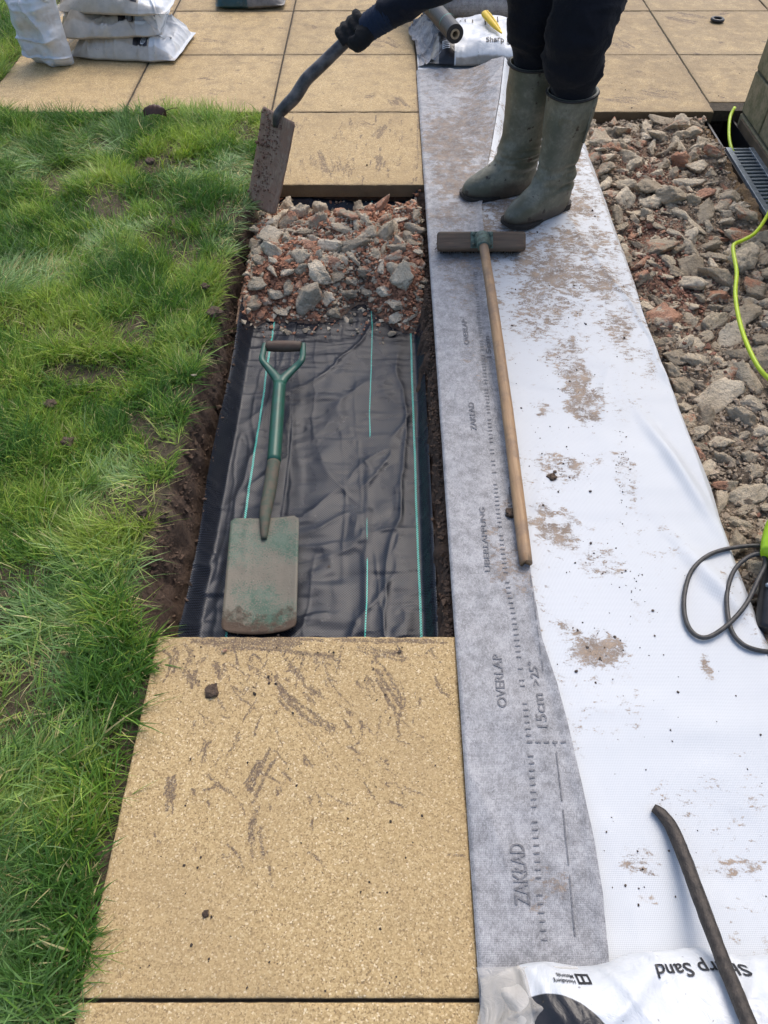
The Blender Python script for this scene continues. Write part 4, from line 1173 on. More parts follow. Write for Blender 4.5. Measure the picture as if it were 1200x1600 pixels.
# ------------------------------------------------------------------ green spade lying in the trench
def blade_np(Wd, L, curve, thick, n=26, m=34, round_r=0.02, taper=0.0, top_r=0.008, edge_bow=0.0):
    """blade in local coords: x across, y up the blade, z concave; y=0 at the cutting edge"""
    us, vs_ = np.linspace(-1, 1, n), np.linspace(0, 1, m)
    U, Vv = np.meshgrid(us, vs_, indexing='ij')
    yy = Vv * L
    half = np.full_like(yy, Wd / 2) * (1 + taper * Vv)
    cut = np.where(yy < round_r, round_r - np.sqrt(np.clip(round_r ** 2 - (round_r - yy) ** 2, 0, None)), 0)
    cut = np.maximum(cut, np.where(L - yy < top_r, top_r - np.sqrt(np.clip(top_r ** 2 - (top_r - (L - yy)) ** 2, 0, None)), 0))
    xx = U * (half - cut)
    yy = yy - edge_bow * (1 - U ** 2) * (1 - Vv) ** 3
    zz = curve * (U ** 2) + 0.010 * (Vv - 0.5) ** 2 + 0.0022 * np.exp(-((U + 0.42 + 0.1 * Vv) / 0.05) ** 2) * sstep(0.25, 0.6, Vv) + 0.0008 * fbm(xx * 60, yy * 60, o=2, seed=77)
    T_ = np.stack([xx, yy, zz + thick], -1).reshape(-1, 3); B_ = np.stack([xx, yy, zz], -1).reshape(-1, 3)
    F = grid_faces(n, m)
    k = n * m
    ring = np.r_[np.arange(m), np.arange(1, n) * m + m - 1, (n - 1) * m + np.arange(m - 2, -1, -1), np.arange(n - 2, 0, -1) * m]
    i = np.arange(len(ring)); j = (i + 1) % len(ring)
    S = np.stack([ring[i], ring[j], ring[j] + k, ring[i] + k], 1)
    return np.vstack([T_, B_]), np.vstack([F, F[:, ::-1] + k, S])
def frame_mat(o, xdir, ydir):
    y = Vector(ydir).normalized(); x = Vector(xdir); x = (x - y * x.dot(y)).normalized(); z = x.cross(y)
    return Matrix(((x.x, y.x, z.x, o[0]), (x.y, y.y, z.y, o[1]), (x.z, y.z, z.z, o[2]), (0, 0, 0, 1)))
def xform(V, mtx):
    mtx = np.array(mtx); return V @ mtx[:3, :3].T + mtx[:3, 3]
zb = PIT_Z + 0.03
b0, b1 = at(405, 990, zb), at(415, 812, zb + 0.018)
sp = tag(empty('spade', b0), 'green spade with worn muddy blade and wooden grip lying on the black fabric', 'spade')
Lb = (b1 - b0).length
V, F = blade_np(0.166, Lb, 0.007, 0.0035, round_r=0.020, top_r=0.012, edge_bow=0.004)
mx = frame_mat(b0, (1, 0.02, 0), b1 - b0)
me = mesh_np('blade', xform(V, mx), F, True)
link('blade', me, M['gpaint'], sp)
h0 = at(443, 543, zb + 0.075)
yk = at(437, 600, zb + 0.062)
sock_end = at(428, 722, zb + 0.042)
link('socket', tube_mesh('socket', [b1.lerp(b0, 0.20) + Vector((0, 0, .007)), b1.lerp(b0, 0.06) + Vector((0, 0, .012)), b1 + Vector((0, .02, .012)), b1.lerp(sock_end, 0.45) + Vector((0, 0, .004)), sock_end], [0.007, 0.012, 0.0150, 0.0165, 0.0172], seg=16, n=30), M['rustsock'], sp)
link('shaft', tube_mesh('shaft', [sock_end, sock_end.lerp(yk, 0.5), yk], [0.0178, 0.0182, 0.0175], seg=18, n=20), M['gshaft'], sp)
gl, gr = at(416, 541, zb + 0.078), at(471, 541, zb + 0.078)
arms = []
for e, s in ((gl, -1), (gr, 1)):
    arms.append(tube_np([yk + Vector((0, -0.02, 0)), yk + Vector((s * 0.008, 0.018, 0.001)), yk.lerp(e, 0.42) + Vector((s * 0.016, 0, 0)), e + Vector((s * 0.005, -0.062, 0)), e + Vector((s * 0.006, -0.028, 0)), e + Vector((s * 0.004, 0.012, 0))], [0.0170, 0.0145, 0.0112, 0.0098, 0.0090, 0.0085], seg=12, n=26, flat=0.75))
yo = link('yoke', join_np('yoke', arms), M['gshaft'], sp); fuse(yo, 0.0025, 3); yo.data.materials.clear(); yo.data.materials.append(M['gshaft'])
me = tube_mesh('grip', [gl, gl.lerp(gr, 0.06), gl.lerp(gr, 0.5), gl.lerp(gr, 0.94), gr], [0.0125, 0.0150, 0.0165, 0.0150, 0.0125], seg=20, n=24)
link('grip', along(me, gr - gl, gl), M['grip'], sp)

# ------------------------------------------------------------------ spade held by the worker
tip = aty(408, 322, 2.42)
btop = aty(435, 178, 2.50)
hs = tag(empty('digging_spade', tip), 'rusty muddy digging spade held up by the worker over the trench corner', 'spade')
bd = btop - tip
V, F = blade_np(0.170, bd.length, -0.006, 0.004, round_r=0.010, top_r=0.006, edge_bow=0.010, taper=0.06)
# the face looks at the camera, rolled so its right edge sits lower
face = (Vector((0, 0, CAM_H)) - tip).normalized()
xd = bd.normalized().cross(face)
xd = -xd if xd.x < 0 else xd
xd = Vector((0.117, -0.120, 0.032)).normalized()
mx = frame_mat(tip, xd, bd)
me = mesh_np('blade', xform(V, mx), F, True)
VV = vco(me); me.attributes.new('along', 'FLOAT_COLOR', 'POINT').data.foreach_set('color', np.hstack([V, np.ones((len(V), 1))]).astype(np.float32).ravel())
link('blade', me, M['rust'], hs)
hand = aty(553, 52, 2.54)
s1 = aty(478, 125, 2.505)
sdir = (hand - s1).normalized()
top_ = hand + sdir * 0.40
zlift = face * 0.010
link('shaft', tube_mesh('shaft', [btop - bd * 0.14 + zlift, btop - bd * 0.02 + zlift, aty(447, 166, 2.497) + zlift * .6, aty(462, 150, 2.498) + zlift * .2] + [s1.lerp(hand, t) for t in (0.0, 0.25, 0.5, 0.75, 1.0)] + [hand.lerp(top_, t) for t in (0.25, 0.5, 0.75, 1.0)], [0.010, 0.0165, 0.0195, 0.0205, 0.0200, 0.0196, 0.0192, 0.0188, 0.0185, 0.018, 0.018, 0.018, 0.018], seg=16, n=80), M['shaft'], hs)
gside = Vector((0.25, 1, 0)).normalized()
link('grip', join_np('grip', [tube_np([top_ - gside * 0.055 + sdir * 0.07, top_ + gside * 0.055 + sdir * 0.07], 0.014, seg=12, n=4), tube_np([top_ - sdir * 0.01, top_ - gside * 0.05 + sdir * 0.03, top_ - gside * 0.055 + sdir * 0.075], 0.009, seg=10, n=10), tube_np([top_ - sdir * 0.01, top_ + gside * 0.05 + sdir * 0.03, top_ + gside * 0.055 + sdir * 0.075], 0.009, seg=10, n=10)]), M['shaft'], hs)
# clods stuck to the blade
rc = np.random.default_rng(21)
n = 260
uu, vv = rc.normal(-0.02, 0.035, n).clip(-0.078, 0.078), rc.beta(1.4, 1.2, n) * bd.length * 0.98
P = xform(np.stack([uu, vv, np.full(n, 0.004 + 0.002)], 1), mx)
crumbs('mud', P, np.clip(rc.lognormal(-5.8, 0.5, n), 0.0015, 0.009), np.array([0.17, 0.092, 0.062]) * rc.uniform(0.6, 1.2, (n, 1)), hs, seed=22)

# ------------------------------------------------------------------ worker
A1, A2 = Vector((0.462, 2.515, 0)), Vector((0.566, 2.378, 0))       # ankles (camera-left, camera-right)
D1, D2 = Vector((-0.93, -0.34, 0)).normalized(), Vector((-0.80, -0.58, 0)).normalized()
ZM = 0.0075
wk = tag(empty('person', (0.51, 2.5, ZM)), 'worker in black trousers and muddy green wellington boots standing on the white membrane', 'person')
def boot(A, D, height, seed):
    """horizontal slices: forward axis D, side axis Sd"""
    Sd = Vector((-D.y, D.x, 0))
    #        z     back   front  halfw_heel halfw_toe
    prof = [(0.002, 0.070, 0.200, 0.036, 0.050), (0.012, 0.073, 0.207, 0.038, 0.053), (0.030, 0.074, 0.208, 0.040, 0.054), (0.050, 0.073, 0.202, 0.042, 0.053), (0.066, 0.072, 0.186, 0.044, 0.051),
            (0.080, 0.071, 0.158, 0.046, 0.049), (0.096, 0.069, 0.126, 0.047, 0.048), (0.114, 0.067, 0.100, 0.048, 0.047), (0.138, 0.066, 0.082, 0.049, 0.048), (0.168, 0.067, 0.073, 0.051, 0.050),
            (0.210, 0.072, 0.070, 0.055, 0.054), (0.260, 0.080, 0.070, 0.061, 0.059), (0.310, 0.084, 0.071, 0.066, 0.064), (height - 0.02, 0.083, 0.073, 0.068, 0.066), (height, 0.083, 0.074, 0.069, 0.067)]
    pr = np.array(prof); zs = np.linspace(0.002, height, 90)
    from_z = [np.interp(zs, pr[:, 0], pr[:, k]) for k in range(1, 5)]
    # smooth the profile
    ker = np.exp(-np.linspace(-2, 2, 9) ** 2); ker /= ker.sum()
    from_z = [np.convolve(np.pad(f, 4, mode='edge'), ker, 'valid') for f in from_z]
    seg = 56
    th = np.linspace(0, 2 * np.pi, seg, endpoint=False)
    rings = []
    for z, bk, fr, wh, wt in zip(zs, *from_z):
        c, s = np.cos(th), np.sin(th)
        f = np.where(c > 0, fr * np.abs(c) ** 0.9, -bk * np.abs(c) ** 0.9)
        tt = np.clip((f + bk) / (fr + bk), 0, 1)
        w = (wh + (wt - wh) * tt) * np.sign(s) * np.abs(s) ** 0.85
        zz = np.full_like(f, z)
        if z < 0.06: zz = zz + 0.018 * np.clip((f - 0.12) / 0.09, 0, 1) ** 2 * (1 - z / 0.06) * 0.6
        rings.append(np.stack([f, w, zz], 1))
    Vb = np.vstack(rings)
    wr = 0.010 * fbm(Vb[:, 0] * 9, Vb[:, 1] * 9, Vb[:, 2] * 38, o=3, seed=seed) * np.exp(-((Vb[:, 2] - 0.125) / 0.05) ** 2) + 0.0045 * fbm(Vb[:, 0] * 9, Vb[:, 1] * 9, Vb[:, 2] * 9, o=3, seed=seed + 1)
    r_ = np.linalg.norm(Vb[:, :2], axis=1)[:, None] + 1e-9
    Vb[:, :2] += Vb[:, :2] / r_ * wr[:, None]
    nz_ = len(zs)
    F = []
    for i in range(nz_ - 1):
        for k in range(seg):
            a, b = i * seg + k, i * seg + (k + 1) % seg
            F.append((a, b, b + seg, a + seg))
    # inner wall at the top
    inner = rings[-1].copy(); inner[:, :2] *= 0.93; inn2 = inner.copy(); inn2[:, 2] -= 0.10
    o = len(Vb); Vb = np.vstack([Vb, inner, inn2])
    t0 = (nz_ - 1) * seg
    for k in range(seg):
        k2 = (k + 1) % seg
        F.append((t0 + k, t0 + k2, o + k2, o + k)); F.append((o + k, o + k2, o + seg + k2, o + seg + k))
    F.append(tuple(range(seg))[::-1])
    def W(V): return np.stack([A.x + V[:, 0] * D.x + V[:, 1] * Sd.x, A.y + V[:, 0] * D.y + V[:, 1] * Sd.y, ZM + V[:, 2]], 1)
    me = bpy.data.meshes.new('boot'); me.from_pydata(W(Vb).tolist(), [], F); me.update()
    me.polygons.foreach_set('use_smooth', np.full(len(me.polygons), True))
    bo = link('boot', me, M['boot'], wk)
    # sole and heel
    so = []
    for (f0, f1, z0, z1) in ((-0.076, -0.005, 0.0, 0.022), (0.035, 0.209, 0.002, 0.014)):
        pts = []
        for z in (z0, z1):
            f = np.where(np.cos(th) > 0, (f1 - (f0 + f1) / 2) * np.abs(np.cos(th)) ** 0.75, -((f1 - f0) / 2) * np.abs(np.cos(th)) ** 0.75) + (f0 + f1) / 2
            w = np.sign(np.sin(th)) * np.abs(np.sin(th)) ** 0.7 * np.interp(f, [-0.08, 0.0, 0.1, 0.15, 0.21], [0.039, 0.040, 0.050, 0.053, 0.047])
            zz = z + 0.012 * np.clip((f - 0.12) / 0.09, 0, 1) ** 2
            pts.append(np.stack([f, w, zz], 1))
        Vs = np.vstack(pts)
        Fs = [(k, (k + 1) % seg, (k + 1) % seg + seg, k + seg) for k in range(seg)] + [tuple(range(seg))[::-1], tuple(range(seg, 2 * seg))]
        so.append((W(Vs), Fs))
    link('sole', join_np('sole', so, False), M['sole'], bo)
    # rim band
    rim = rings[-1].copy(); rim[:, :2] *= 1.012
    P = W(rim + np.array([0, 0, -0.004])); P = np.vstack([P, P[:1]])
    link('rim', tube_mesh('rim', P, 0.0042, seg=8, caps=False), M['sole'], bo)
    # badge near the top on the front
    k0 = int(seg * 0.06) % seg
    f = 0.070; bz = height - 0.055
    bmx = bmesh.new(); box_bm(bmx, Vector((0, 0, 0)), Vector((0.004, 0.036, 0.010)), bev=0.0015)
    me = bm_mesh('badge', bmx); me.transform(Matrix.Translation(A + D * 0.0665 + Sd * 0.010 + Vector((0, 0, ZM + bz))) @ Matrix.Rotation(math.atan2(D.y, D.x) + 0.12, 4, 'Z'))
    link('badge', me, M['boot'], bo)
    # side gusset strap with buckle, outer side
    sgn = -1 if seed % 2 else 1
    st = []
    for dz in (0, -0.05):
        pp = [(-0.030, sgn * 0.0655, height - 0.03 + dz), (-0.045, sgn * 0.0600, height - 0.031 + dz), (-0.066, sgn * 0.045, height - 0.033 + dz), (-0.080, sgn * 0.022, height - 0.036 + dz)]
        if dz: pp = [(-0.034, sgn * 0.064, height - 0.010), (-0.034, sgn * 0.0635, height - 0.05), (-0.032, sgn * 0.062, height - 0.10), (-0.028, sgn * 0.060, height - 0.14)]
        st.append(tube_np(W(np.array(pp)), 0.0042, seg=8, n=14, flat=1.0))
    link('strap', join_np('strap', st), M['boot'], bo)
    return bo
boot(A1, D1, 0.410, 41)
boot(A2, D2, 0.380, 42)
# trousers: two legs, seat; bagged over the boots
HIP = Vector((0.60, 2.545, 0.88))
def leg_pts(A, D, h, hip):
    a = A + Vector((0, 0, ZM))
    bk_ = 0.0
    return [a + Vector((0, 0, h - 0.07)) - D * bk_, a + Vector((0, 0, h - 0.02)) - D * bk_, a + Vector((0, 0, h + 0.05)) + D * 0.006, a + Vector((0.006, 0, h + 0.12)) + D * 0.030, a + Vector((0.02, 0.004, h + 0.19)) + D * 0.038, a.lerp(hip, 0.72) + D * 0.045, hip]
hipL, hipR = HIP + Vector((-0.035, 0.085, 0)), HIP + Vector((0.035, -0.085, 0))
parts = [tube_np(leg_pts(A1, D1, 0.410, hipL), [0.056, 0.062, 0.068, 0.076, 0.079, 0.092, 0.105], seg=28, n=60),
         tube_np(leg_pts(A2, D2, 0.380, hipR), [0.050, 0.053, 0.082, 0.092, 0.091, 0.098, 0.108], seg=28, n=60),
         tube_np([hipL + Vector((0, 0.03, -0.02)), HIP, hipR + Vector((0, -0.03, -0.02))], [0.105, 0.125, 0.105], seg=28, n=16),
         tube_np([HIP + Vector((0, 0, -0.03)), HIP + Vector((-0.03, -0.02, 0.08)), HIP + Vector((-0.10, -0.05, 0.17))], [0.13, 0.145, 0.14], seg=28, n=14, flat=1.0)]
tr = link('trousers', join_np('trousers', parts), M['trousers'], wk)
fuse(tr, 0.009, 6)
tr.data.materials.clear(); tr.data.materials.append(M['trousers'])
def wrinkle(me, amp, f, seed, zf=2.2):
    V = vco(me); N = vno(me)
    a = fbm(V[:, 0] * f, V[:, 1] * f, V[:, 2] * f * zf, o=3, seed=seed)
    b = np.clip(1 - np.abs(noise(V[:, 0] * f * 0.8 + V[:, 2] * f * 0.7, V[:, 1] * f * 0.8, V[:, 2] * f * zf * 0.9, seed=seed + 9)) * 2.4, 0, 1) ** 2
    set_co(me, V + N * (amp * a + amp * 1.3 * b)[:, None])
wrinkle(tr.data, 0.0055, 11, 201)
# jacket (above the picture, leaning over the spade)
SH = Vector((0.335, 2.46, 1.16))
sL, sR = SH + Vector((-0.06, 0.17, -0.02)), SH + Vector((0.04, -0.17, -0.02))
wr_near = hand + Vector((0.055, -0.022, 0.030))
elb = aty(735, -62, 2.42)
elb2 = Vector((0.22, 2.72, 0.90)); wr2 = top_ + sdir * 0.07 + Vector((0.05, 0.02, 0.03))
parts = [tube_np([HIP + Vector((-0.02, -0.01, 0.02)), HIP + Vector((-0.08, -0.03, 0.13)), HIP.lerp(SH, 0.62), SH + Vector((0, 0, 0.0))], [0.15, 0.158, 0.175, 0.13], seg=28, n=30),
         tube_np([sL, SH + Vector((0, 0, 0.02)), sR], [0.078, 0.115, 0.078], seg=24, n=16),
         tube_np([sR, sR.lerp(elb, 0.5) + Vector((0, -0.01, 0)), elb, elb.lerp(wr_near, 0.5), wr_near.lerp(elb, 0.12)], [0.078, 0.066, 0.056, 0.047, 0.040], seg=22, n=44),
         tube_np([sL, sL.lerp(elb2, 0.5) + Vector((0, 0.02, 0)), elb2, elb2.lerp(wr2, 0.5), wr2.lerp(elb2, 0.10)], [0.078, 0.066, 0.056, 0.047, 0.040], seg=22, n=44)]
jk = link('jacket', join_np('jacket', parts), M['jacket'], wk)
fuse(jk, 0.009, 5); jk.data.materials.clear(); jk.data.materials.append(M['jacket'])
wrinkle(jk.data, 0.004, 12, 301, 1.2)
# cuffs
for w_, e_ in ((wr_near, elb), (wr2, elb2)):
    P = [w_.lerp(e_, k) for k in np.linspace(-0.06, 0.22, 22)]
    link('cuff', tube_mesh('cuff', P, [0.0375 + 0.0018 * math.sin(k * 2.4) + 0.004 * k / 21 for k in range(22)], seg=20), M['cuff'], wk)
# gloves: palm, four fingers and thumb closed round the shaft
def glove(c, ax, wrist, r=0.0185):
    ax = Vector(ax).normalized()
    out = Vector(wrist) - c; out = (out - ax * out.dot(ax)).normalized()
    sdv = ax.cross(out)
    def P(a, ang, rad): return c + ax * a + (out * math.cos(ang) + sdv * math.sin(ang)) * rad
    pr = [tube_np([Vector(wrist), Vector(wrist).lerp(P(0, 0, r + 0.020), 0.55), P(0.0, 0.0, r + 0.016), P(0.002, -0.5, r + 0.014)], [0.033, 0.039, 0.041, 0.030], seg=18, n=18, flat=0.8)]
    for k, (a, ln) in enumerate(((0.036, 3.5), (0.013, 3.8), (-0.011, 3.6), (-0.034, 3.2))):
        pts = [P(a, -0.35 - ln * t, r + 0.0115 + 0.005 * (1 - t)) for t in np.linspace(0, 1, 9)]
        pr.append(tube_np(pts, [0.0135, 0.0135, 0.0130, 0.0125, 0.0125, 0.012, 0.0115, 0.011, 0.008], seg=12, n=20))
    pts = [P(0.03, 0.1, r + 0.020), P(0.045, 0.7, r + 0.016), P(0.050, 1.5, r + 0.012), P(0.046, 2.3, r + 0.011)]
    pr.append(tube_np(pts, [0.018, 0.0155, 0.0135, 0.0095], seg=12, n=14))
    g_ = link('glove', join_np('glove', pr), M['glove'], wk)
    fuse(g_, 0.0035, 2); g_.data.materials.clear(); g_.data.materials.append(M['glove'])
    wrinkle(g_.data, 0.0012, 40, 77, 1.0)
    return g_
glove(hand, sdir, wr_near)
glove(top_ + sdir * 0.07, gside, wr2, 0.014)
# body: head and neck on a trunk, one surface, under the clothes
HD = SH + Vector((-0.20, -0.06, 0.15))
fw = Vector((-0.86, -0.30, -0.42)).normalized()
rt = fw.cross(Vector((0, 0, 1))).normalized(); upv = rt.cross(fw)
bp = [tube_np([HIP, HIP.lerp(SH, 0.5), SH], [0.10, 0.11, 0.10], seg=20, n=12), tube_np([SH, SH + Vector((-0.07, -0.02, 0.06)), HD - upv * 0.06], [0.06, 0.055, 0.055], seg=18, n=10)]
hv = ICO4_V * np.array([0.076, 0.098, 0.118])
hv[:, 0] *= 1 - 0.22 * sstep(0.0, -0.118, hv[:, 2]); hv[:, 1] += 0.012 * sstep(0.0, -0.1, hv[:, 2])
hw = np.array([HD + rt * v[0] + fw * v[1] + upv * v[2] for v in hv]); bp.append((hw, ICO4_F.tolist()))
bp.append(tube_np([HD + fw * 0.092 + upv * 0.022, HD + fw * 0.112 - upv * 0.008, HD + fw * 0.098 - upv * 0.022], [0.008, 0.012, 0.011], seg=10, n=8))
for s in (-1, 1): bp.append(tube_np([HD + rt * s * 0.074 + upv * 0.025, HD + rt * s * 0.084, HD + rt * s * 0.076 - upv * 0.03], [0.010, 0.013, 0.008], seg=10, n=8))
bp.append(tube_np([HD + fw * 0.095 - upv * 0.050 - rt * 0.02, HD + fw * 0.101 - upv * 0.050, HD + fw * 0.095 - upv * 0.050 + rt * 0.02], 0.007, seg=8, n=8))
bd_ = link('body', join_np('body', bp), M['skin'], wk); fuse(bd_, 0.006, 3); bd_.data.materials.clear(); bd_.data.materials.append(M['skin'])
for s in (-1, 1):
    link('eye', mesh_np('eye', np.array([HD + rt * s * 0.032 + fw * 0.088 + upv * 0.012 + Vector(v) * 0.011 for v in ICO_V]), ICO_F, True), M['paper'], wk)
hvh = ICO4_V[:, :] * np.array([0.083, 0.106, 0.124]) * (1 + 0.05 * fbm(ICO4_V[:, 0] * 6, ICO4_V[:, 1] * 6, ICO4_V[:, 2] * 6, o=3, seed=9))[:, None]
keepf = [f for f in ICO4_F.tolist() if np.mean([hvh[i][2] * 1.0 - hvh[i][1] * 0.9 for i in f]) > -0.012]
me = bpy.data.meshes.new('hair'); me.from_pydata([tuple(HD + rt * v[0] + fw * v[1] + upv * v[2]) for v in hvh], [], keepf); me.update()
link('hair', me, M['hair'], wk)

# ------------------------------------------------------------------ broom
bl, br_ = at(683, 373, 0.062), at(822, 373, 0.062)
bc = (bl + br_) / 2
bw = tag(empty('broom', (bc.x, bc.y, 0.01)), 'wooden broom lying across the membrane, dark head by the boots, pale handle', 'broom')
bc = Vector((bc.x, bc.y, 0.052)); NB = R(52)                       # back of the block tilts up towards the handle
bn = Vector((0, -math.cos(NB), math.sin(NB))); bt = Vector((0, math.sin(NB), math.cos(NB)))
rotb = Matrix(((1, 0, 0), (0, bt.y, bn.y), (0, bt.z, bn.z)))
bm = bmesh.new(); box_bm(bm, bc, Vector(((br_ - bl).length, 0.060, 0.026)), rot=rotb, bev=0.010, seg=4)
me = bm_mesh('head', bm); link('head', along(me, (1, 0, 0), bc), M['broom'], bw)
rb_ = np.random.default_rng(3)
Vb, Fb = [], []
for i in range(1400):
    p = bc + Vector((rb_.uniform(-0.130, 0.130), 0, 0)) + bt * rb_.uniform(-0.022, 0.022) - bn * 0.010; a = rb_.uniform(0, 6.28)
    w_ = Vector((math.cos(a), 0, 0)) * 0.0016 + bt * math.sin(a) * 0.0016
    ln = min(0.055, (p.z - 0.012) / math.sin(NB)); e = p - bn * ln + Vector((rb_.normal(0, 0.005), rb_.normal(0, 0.005), 0))
    k = len(Vb); Vb += [tuple(p - w_), tuple(p + w_), tuple(e + w_), tuple(e - w_)]; Fb.append((k, k + 1, k + 2, k + 3))
me = bpy.data.meshes.new('bristles'); me.from_pydata(Vb, [], Fb); me.update()
bo_ = link('bristles', me, M['bristle'], bw); bo_['kind'] = 'stuff'
hx_ = at(752, 372, 0.06).x
hb = Vector((hx_, bc.y, bc.z)) + bn * 0.030; he = at(821, 872, 0.022)
bm = bmesh.new()
box_bm(bm, Vector((hx_, bc.y, bc.z)) + bn * 0.0145, Vector((0.070, 0.052, 0.004)), rot=rotb, bev=0.0015)
me = bm_mesh('bracket', bm); bk = link('bracket', me, M['copper'], bw)
link('socket', tube_mesh('socket', [hb - bn * 0.016, hb - bn * 0.006, hb.lerp(he, 0.018), hb.lerp(he, 0.040)], [0.027, 0.024, 0.0205, 0.0190], seg=18, n=16), M['copper'], bw)
for sx in (-1, 1):
    for sy in (-1, 1):
        q = Vector((hx_ + sx * 0.027, bc.y, bc.z)) + bt * sy * 0.017
        link('bolt', tube_mesh('bolt', [q + bn * 0.0155, q + bn * 0.0205], 0.0058, seg=10), M['copper'], bk)
sag = Vector((0.004, 0, 0.0))
me = tube_mesh('handle', [hb.lerp(he, 0.02), hb.lerp(he, 0.3) + sag, hb.lerp(he, 0.65) + sag, hb.lerp(he, 0.985), he], [0.0138, 0.0145, 0.0145, 0.0142, 0.0125], seg=22, n=90)
V = vco(me); set_co(me, V + 0.0005 * vno(me) * fbm(V[:, 0] * 50, V[:, 1] * 12, V[:, 2] * 50, seed=5)[:, None])
link('handle', along(me, he - hb, hb), M['handle'], bw)

# ------------------------------------------------------------------ sand bags
def bag(name, L, W, T, mtx, mat, label, cat='sand bag', group=None, seed=1, sag=0.35, flapw=0.0, corner=0.0, crumple=1.0):
    """pillow sack: length along local x, width along y, base at z=0"""
    nu, nv = 120, 84
    u = np.linspace(-1, 1, nu); v = np.linspace(-1, 1, nv)
    u = np.sign(u) * np.abs(u) ** 0.8; v = np.sign(v) * np.abs(v) ** 0.8
    U, Vv = np.meshgrid(u, v, indexing='ij')
    fl = flapw
    def hgt(U, Vv):
        uu = np.clip(np.abs(U) / (1 - fl), 0, 1)
        e = np.clip(1 - uu ** 4.2, 0, 1) ** 0.62 * np.clip(1 - np.abs(Vv) ** 4.6, 0, 1) ** 0.60
        return e
    e = hgt(U, Vv)
    xo = U * L / 2 * (1 - 0.035 * (1 - np.abs(Vv) ** 2) * 0 - 0.05 * np.abs(Vv) ** 6 * corner)
    yo = Vv * W / 2 * (1 - 0.06 * (np.abs(U) ** 5)) 
    xo = xo + 0.006 * noise(Vv * 3, U * 0 + seed, seed=seed) * np.abs(U) ** 4
    yo = yo + 0.008 * noise(U * 4, Vv * 0 + seed, seed=seed + 1) * np.abs(Vv) ** 4
    lump = 0.16 * fbm(xo * 7, yo * 7, o=3, seed=seed + 2)
    wr = 0.0045 * ridge(xo, yo, R(12 + seed * 7 % 40), 14, 0.3, seed + 3) + 0.004 * ridge(xo, yo, R(80 + seed * 13 % 50), 16, 0.3, seed + 4)
    edgew = np.abs(U) ** 6 + np.abs(Vv) ** 6
    lump = lump * (1 + 0.6 * (crumple - 1)); wr = wr * crumple
    zt = e * T * (0.9 + lump) + wr * (0.35 + 0.4 * (crumple > 1) + np.clip(edgew, 0, 1)) * sstep(0, 0.25, e) + 0.002
    ztop = 0.30 * T * (1 - e) * (e > -1) * sstep(0.0, 0.5, e) * 0 + zt
    zb_ = 0.0 * e + 0.12 * T * (1 - sstep(0.0, 0.55, e))
    ztop = np.maximum(ztop, zb_ + 0.0016)
    Vt = np.stack([xo, yo, ztop], -1).reshape(-1, 3); Vb = np.stack([xo, yo, zb_], -1).reshape(-1, 3)
    F = grid_faces(nu, nv); k = nu * nv
    ring = np.r_[np.arange(nv), np.arange(1, nu) * nv + nv - 1, (nu - 1) * nv + np.arange(nv - 2, -1, -1), np.arange(nu - 2, 0, -1) * nv]
    i = np.arange(len(ring)); j = (i + 1) % len(ring)
    S = np.stack([ring[i], ring[j], ring[j] + k, ring[i] + k], 1)
    Vall = np.vstack([Vt, Vb])
    buv = np.stack([U, Vv, U * 0], -1).reshape(-1, 3)
    root = tag(empty(name, mtx.to_translation()), label, cat, group)
    me = mesh_np('sack', xform(Vall, mtx), np.vstack([F, F[:, ::-1] + k, S]), True, {'buv': np.vstack([buv, buv])})
    so = link('sack', me, mat, root)
    mm = np.array(mtx)
    ux = U[:, 0]; vy = Vv[0]
    def surf(uu, vv_, lift=0.0012):
        a = np.clip(np.interp(uu, ux, np.arange(nu)), 0, nu - 1.001); b = np.clip(np.interp(vv_, vy, np.arange(nv)), 0, nv - 1.001)
        ia, ib = int(a), int(b); fa, fb = a - ia, b - ib
        G_ = Vt.reshape(nu, nv, 3)
        p = (G_[ia, ib] * (1 - fa) * (1 - fb) + G_[ia + 1, ib] * fa * (1 - fb) + G_[ia, ib + 1] * (1 - fa) * fb + G_[ia + 1, ib + 1] * fa * fb)
        p = p + np.array([0, 0, lift])
        return tuple(mm[:3, :3] @ p + mm[:3, 3])
    return root, so, surf
def bag_text(body, surf, u0, v0, du, dv, flip, root, L, W, mat=None):
    """lettering running along +u (flip False) or -u seen upside down (flip True)"""
    s = -1 if flip else 1
    def fn(tx, ty): return np.array([surf(u0 + s * a, v0 + s * b, 0.0022) for a, b in zip(tx, ty)])
    return map_text('lettering', body, du, dv, fn, mat or M['bagprint'], root, cut=0.03)
def quad_on(name, surf, u0, u1, v0, v1, mat, root, lift=0.0014, n=6):
    V = [surf(u0 + (u1 - u0) * i / n, v0 + (v1 - v0) * j / n, lift) for i in range(n + 1) for j in range(n + 1)]
    me = mesh_np(name, np.array(V), grid_faces(n + 1, n + 1), True); return link(name, me, mat, root)

